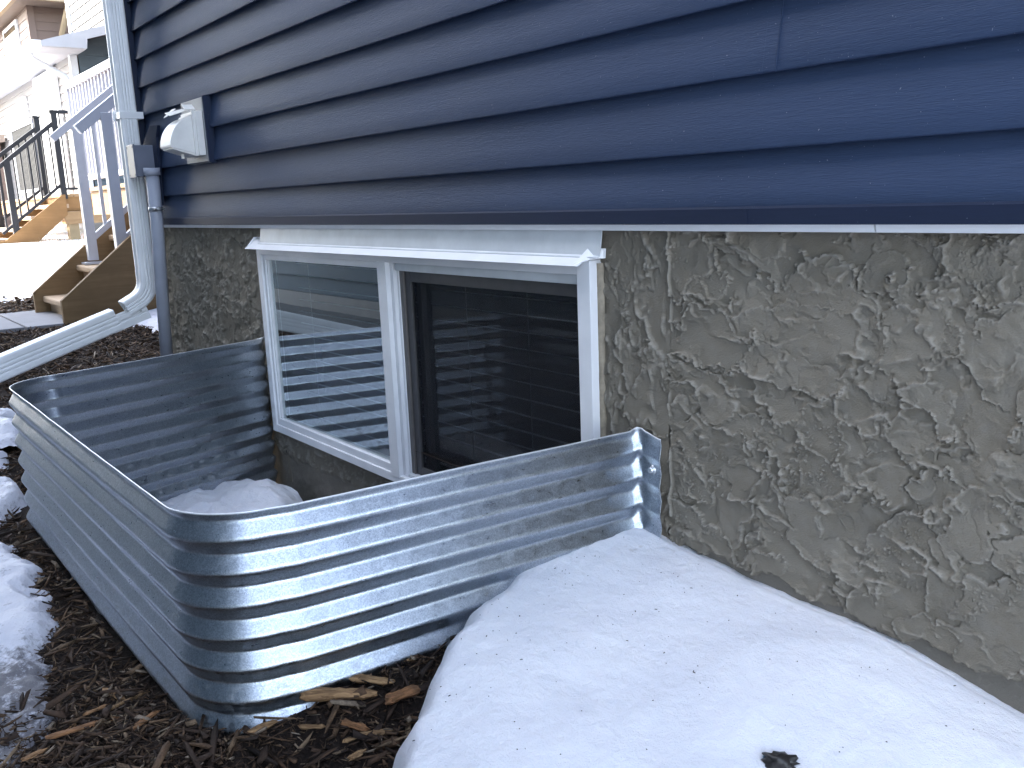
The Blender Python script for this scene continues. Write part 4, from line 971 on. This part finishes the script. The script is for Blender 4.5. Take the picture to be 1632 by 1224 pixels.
slope_rail(-13.0, .83, 1.625, 1.49, 2.14, .90, 'black metal railing on the near side of the cedar stairs', 8)
slope_rail(-14.05, .83, 1.68, 1.49, 2.16, .92, 'black metal railing on the far side of the cedar stairs', 8)
br = empty('deck_railing', (-13.0, 1.6, 1.25), 'short black railing along the side of the far cedar deck', 'railing')
MB().box((-13.03, 1.45, 2.25), (-12.97, 1.70, 2.29)).build('top_rail', M_BLACKM, br)
for y in (1.55, 1.62, 1.69): MB().box((-13.01, y, 1.3), (-12.99, y + .014, 2.25)).build('baluster', M_BLACKM, br)
MB().box((-13.02, 1.5, 1.3), (-12.98, 1.70, 1.33)).build('bottom_rail', M_BLACKM, br)
wr_ = empty('deck_railing', (-15, 1.47, 1.25), 'white topped railing with close dark balusters on the front of the far deck', 'railing')
MB().box((-15.75, 1.44, 2.23), (-14.08, 1.50, 2.285)).build('top_rail', M_WRAIL, wr_)
for x in (-15.75, -14.12): MB().box((x, 1.445, 1.25), (x + .045, 1.495, 2.23)).build('post', M_WRAIL, wr_)
MB().box((-15.7, 1.45, 1.33), (-14.12, 1.49, 1.365)).build('bottom_rail', M_WRAIL, wr_)
b0 = None
for k in range(20):
    x = -15.66 + k * .078
    if b0 is None: b0 = MB().box((x, 1.455, 1.36), (x + .03, 1.485, 2.235)).build('baluster', M_BLACKM, wr_)
    else: same(b0, (k * .078, 0, 0))

# ------------------------------------------------------------------ far houses
def far_siding(parent, m, axis, a, b, plane, z0, z1, pitch, out):
    """lap boards along X (axis 'x', wall plane y) or along Y (axis 'y', wall plane x); out = sign of the outward normal"""
    t = .022; first = None; k = 0; z = z0
    while z < z1 - .02:
        h = min(pitch, z1 - z)
        if first is None or h < pitch:
            pts = [(plane + out * t, z), (plane + out * t, z + .01), (plane + out * .004, z + h), (plane, z + h), (plane, z)]
            o = MB().prism(pts, 'x' if axis == 'x' else 'y', a, b).build('siding_plank', m, parent)
            if first is None: first = o
        else: same(first, (0, 0, z - z0))
        z += pitch
fh = empty('neighbour_house', (-18, 3, .6), 'pale two storey house with a sunlit porch wall, grey soffit and shaded brown side', 'house')
# porch-level facade (faces the yard) and shaded return wall
MB().box((-24, 2.52, 1.2), (-16.06, 2.9, 3.5)).build('wall', M_PALE, fh); MB().box((-24, 2.46, .2), (-15.98, 6, 1.2)).build('foundation', M_FOUND, fh)
far_siding(fh, M_PALE, 'x', -24, -16.15, 2.52, 1.2, 3.45, .125, -1)
MB().box((-16.15, 2.49, 1.2), (-16.05, 2.6, 3.45)).build('corner_board', M_WHITE, fh)
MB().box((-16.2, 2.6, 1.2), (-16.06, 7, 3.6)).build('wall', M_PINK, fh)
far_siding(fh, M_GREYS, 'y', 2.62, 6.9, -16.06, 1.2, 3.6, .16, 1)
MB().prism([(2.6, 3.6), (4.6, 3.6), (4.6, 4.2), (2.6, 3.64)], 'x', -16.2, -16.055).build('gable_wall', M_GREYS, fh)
# door with surround, light beside it
MB().box((-18.75, 2.44, 1.25), (-17.05, 2.499, 3.38)).build('door_surround', M_WHITE, fh)
dr_ = MB().box((-18.55, 2.425, 1.27), (-17.45, 2.439, 3.28)).build('door', M_DOOR, fh)
for x, z in ((-18.30, 2.95), (-17.92, 2.98)): MB().box((x, 2.415, z), (x + .26, 2.424, z + .16)).build('door_pane', M_GLASS2, fh)
MB().box((-20.3, 2.44, 1.9), (-19.75, 2.499, 3.2)).build('window_frame', M_WHITE, fh); MB().box((-20.2, 2.43, 2.0), (-19.85, 2.439, 3.1)).build('pane', M_GLASS2, fh)
# porch roof: slab rising to the back, flat soffit, gutter, end fascia
MB().prism([(1.97, 3.45), (1.97, 3.50), (4.6, 4.30), (4.6, 4.21), (2.62, 3.62), (2.60, 3.45)], 'x', -26, -15.42).build('roof', M_SHING, fh)
MB().prism([(1.96, 3.44), (1.96, 3.515), (4.6, 4.31), (4.6, 4.16), (2.62, 3.58), (2.60, 3.44)], 'x', -15.419, -15.38).build('end_fascia', M_SOFF, fh)
MB().box((-26, 1.97, 3.435), (-15.42, 2.6, 3.449)).build('soffit', M_SOFF, fh)
MB().prism([(1.87, 3.42), (1.85, 3.52), (1.965, 3.52), (1.965, 3.42)], 'x', -26, -15.37).build('gutter', M_WHITE, fh)
MB().tube([(-16.0, 1.92, 3.42), (-15.98, 1.94, 3.34), (-15.98, 2.10, 3.25), (-16.0, 2.38, 3.10), (-16.0, 2.44, 3.0), (-16.0, 2.44, 1.2)], .045, 10, ref=(1, 0, 0)).build('downspout', M_WHITE, fh, smooth=True)
# upper storey, sunlit face
MB().box((-16.95, 3.2, 3.6), (-12.5, 6, 7)).build('wall', M_PALE, fh); 
far_siding(fh, M_PALE, 'x', -18.58, -13, 3.2, 3.95, 7, .14, -1)
MB().box((-18.68, 3.15, 3.9), (-18.58, 3.3, 7)).build('corner_board', M_WHITE, fh); MB().box((-18.6, 3.23, 3.6), (-16.9, 6, 7)).build('wall', M_PALE, fh)
# tan house behind
th = empty('neighbour_house', (-28, 5, .6), 'tan house behind with a sunlit face, shaded brown side and cream gutter', 'house')
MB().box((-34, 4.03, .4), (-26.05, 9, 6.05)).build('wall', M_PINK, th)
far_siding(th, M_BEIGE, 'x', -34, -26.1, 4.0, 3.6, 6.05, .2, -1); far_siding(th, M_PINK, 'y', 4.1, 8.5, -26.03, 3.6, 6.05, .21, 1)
MB().box((-26.12, 3.96, 3.), (-25.98, 4.12, 6.05)).build('corner_board', M_PINK, th)
MB().box((-29.2, 3.93, 5.1), (-27.3, 3.98, 5.95)).build('window_frame', M_WHITE, th); MB().box((-29.05, 3.92, 5.2), (-27.45, 3.929, 5.85)).build('pane', M_GLASS2, th)
MB().box((-36, 3.66, 6.05), (-25.25, 9, 6.12)).build('soffit', M_SOFFT, th)
MB().box((-36, 3.55, 6.04), (-25.15, 3.66, 6.2)).build('gutter', M_GUT, th); MB().box((-25.26, 3.66, 6.04), (-25.14, 9, 6.2)).build('gutter', M_GUT, th)
MB().prism([(3.6, 6.2), (6.5, 7.7), (9, 6.2)], 'x', -36, -25.3).build('roof', M_SHING, th)
MB().tube([(-25.3, 4.78, 6.05), (-25.4, 4.72, 5.8), (-25.85, 4.66, 5.4), (-25.95, 4.66, 4.2)], .07, 8, ref=(0, 1, 0)).build('downspout', M_GUT, th, smooth=True)
# low brown house at the far left
lh = empty('neighbour_house', (-30, 1, .4), 'brown garage wall with small eave seen past the black railing', 'house')
MB().box((-34, .9, .3), (-22.6, 2.4, 2.55)).build('wall', M_PINK, lh); MB().box((-34, .7, 2.55), (-22.3, 2.45, 2.7)).build('eave', M_SOFFT, lh)
far_siding(lh, M_PINK, 'y', .9, 2.4, -22.6, .5, 2.5, .2, 1)
# cable pipe on the foundation of the near far house
MB().tube([(-19, 2.38, .82), (-16.2, 2.40, .80)], .05, 10, ref=(0, 0, 1)).build('drain_pipe', M_WHITE, fh, smooth=True)

# ------------------------------------------------------------------ house across the side yard (behind the photographer, seen in the glass and the steel)
oh = empty('opposite_house', (0, -4, 0), 'taupe sided house across the side yard, mirrored in the basement window', 'house')
OX0, OX1, OY = -10.9, .8, -2.3  # unseen right end and eave cut back to open more sky
MB().box((OX0, -9, -.2), (OX1, OY - .03, 5.0)).build('wall_core', M_GREYS, oh)
MB().box((OX0 - .01, -9, -.2), (OX1, OY + .012, .20)).build('foundation', M_FOUND, oh)
far_siding(oh, M_GREYS, 'x', OX0, OX1, OY - .02, .205, 4.95, .145, 1)
MB().box((OX0 - .35, -9.3, 4.95), (OX1 + .3, OY + .35, 5.08)).build('soffit', M_SOFF, oh)
MB().prism([(OY + .35, 5.08), (-6.2, 6.7), (-9.3, 5.08)], 'x', OX0 - .35, OX1 + .3).build('roof', M_SHING, oh)

# dead grass tuft by the far post
V = []; F = []
for k in range(900):
    x = random.uniform(-13.6, -11.2); y = random.gauss(1.35, .25); z = float(gz(x, y)) + .02; h = random.uniform(.04, .16); a = random.random() * 6.28; b_ = random.gauss(0, .06); c_ = random.gauss(0, .06); n = len(V)
    V += [(x + .006 * math.cos(a), y + .006 * math.sin(a), z), (x - .006 * math.cos(a), y - .006 * math.sin(a), z), (x + b_, y + c_, z + h)]; F.append((n, n + 1, n + 2))
MB().add(V, F).build('dead_grass', M_GRASS, kind='stuff')
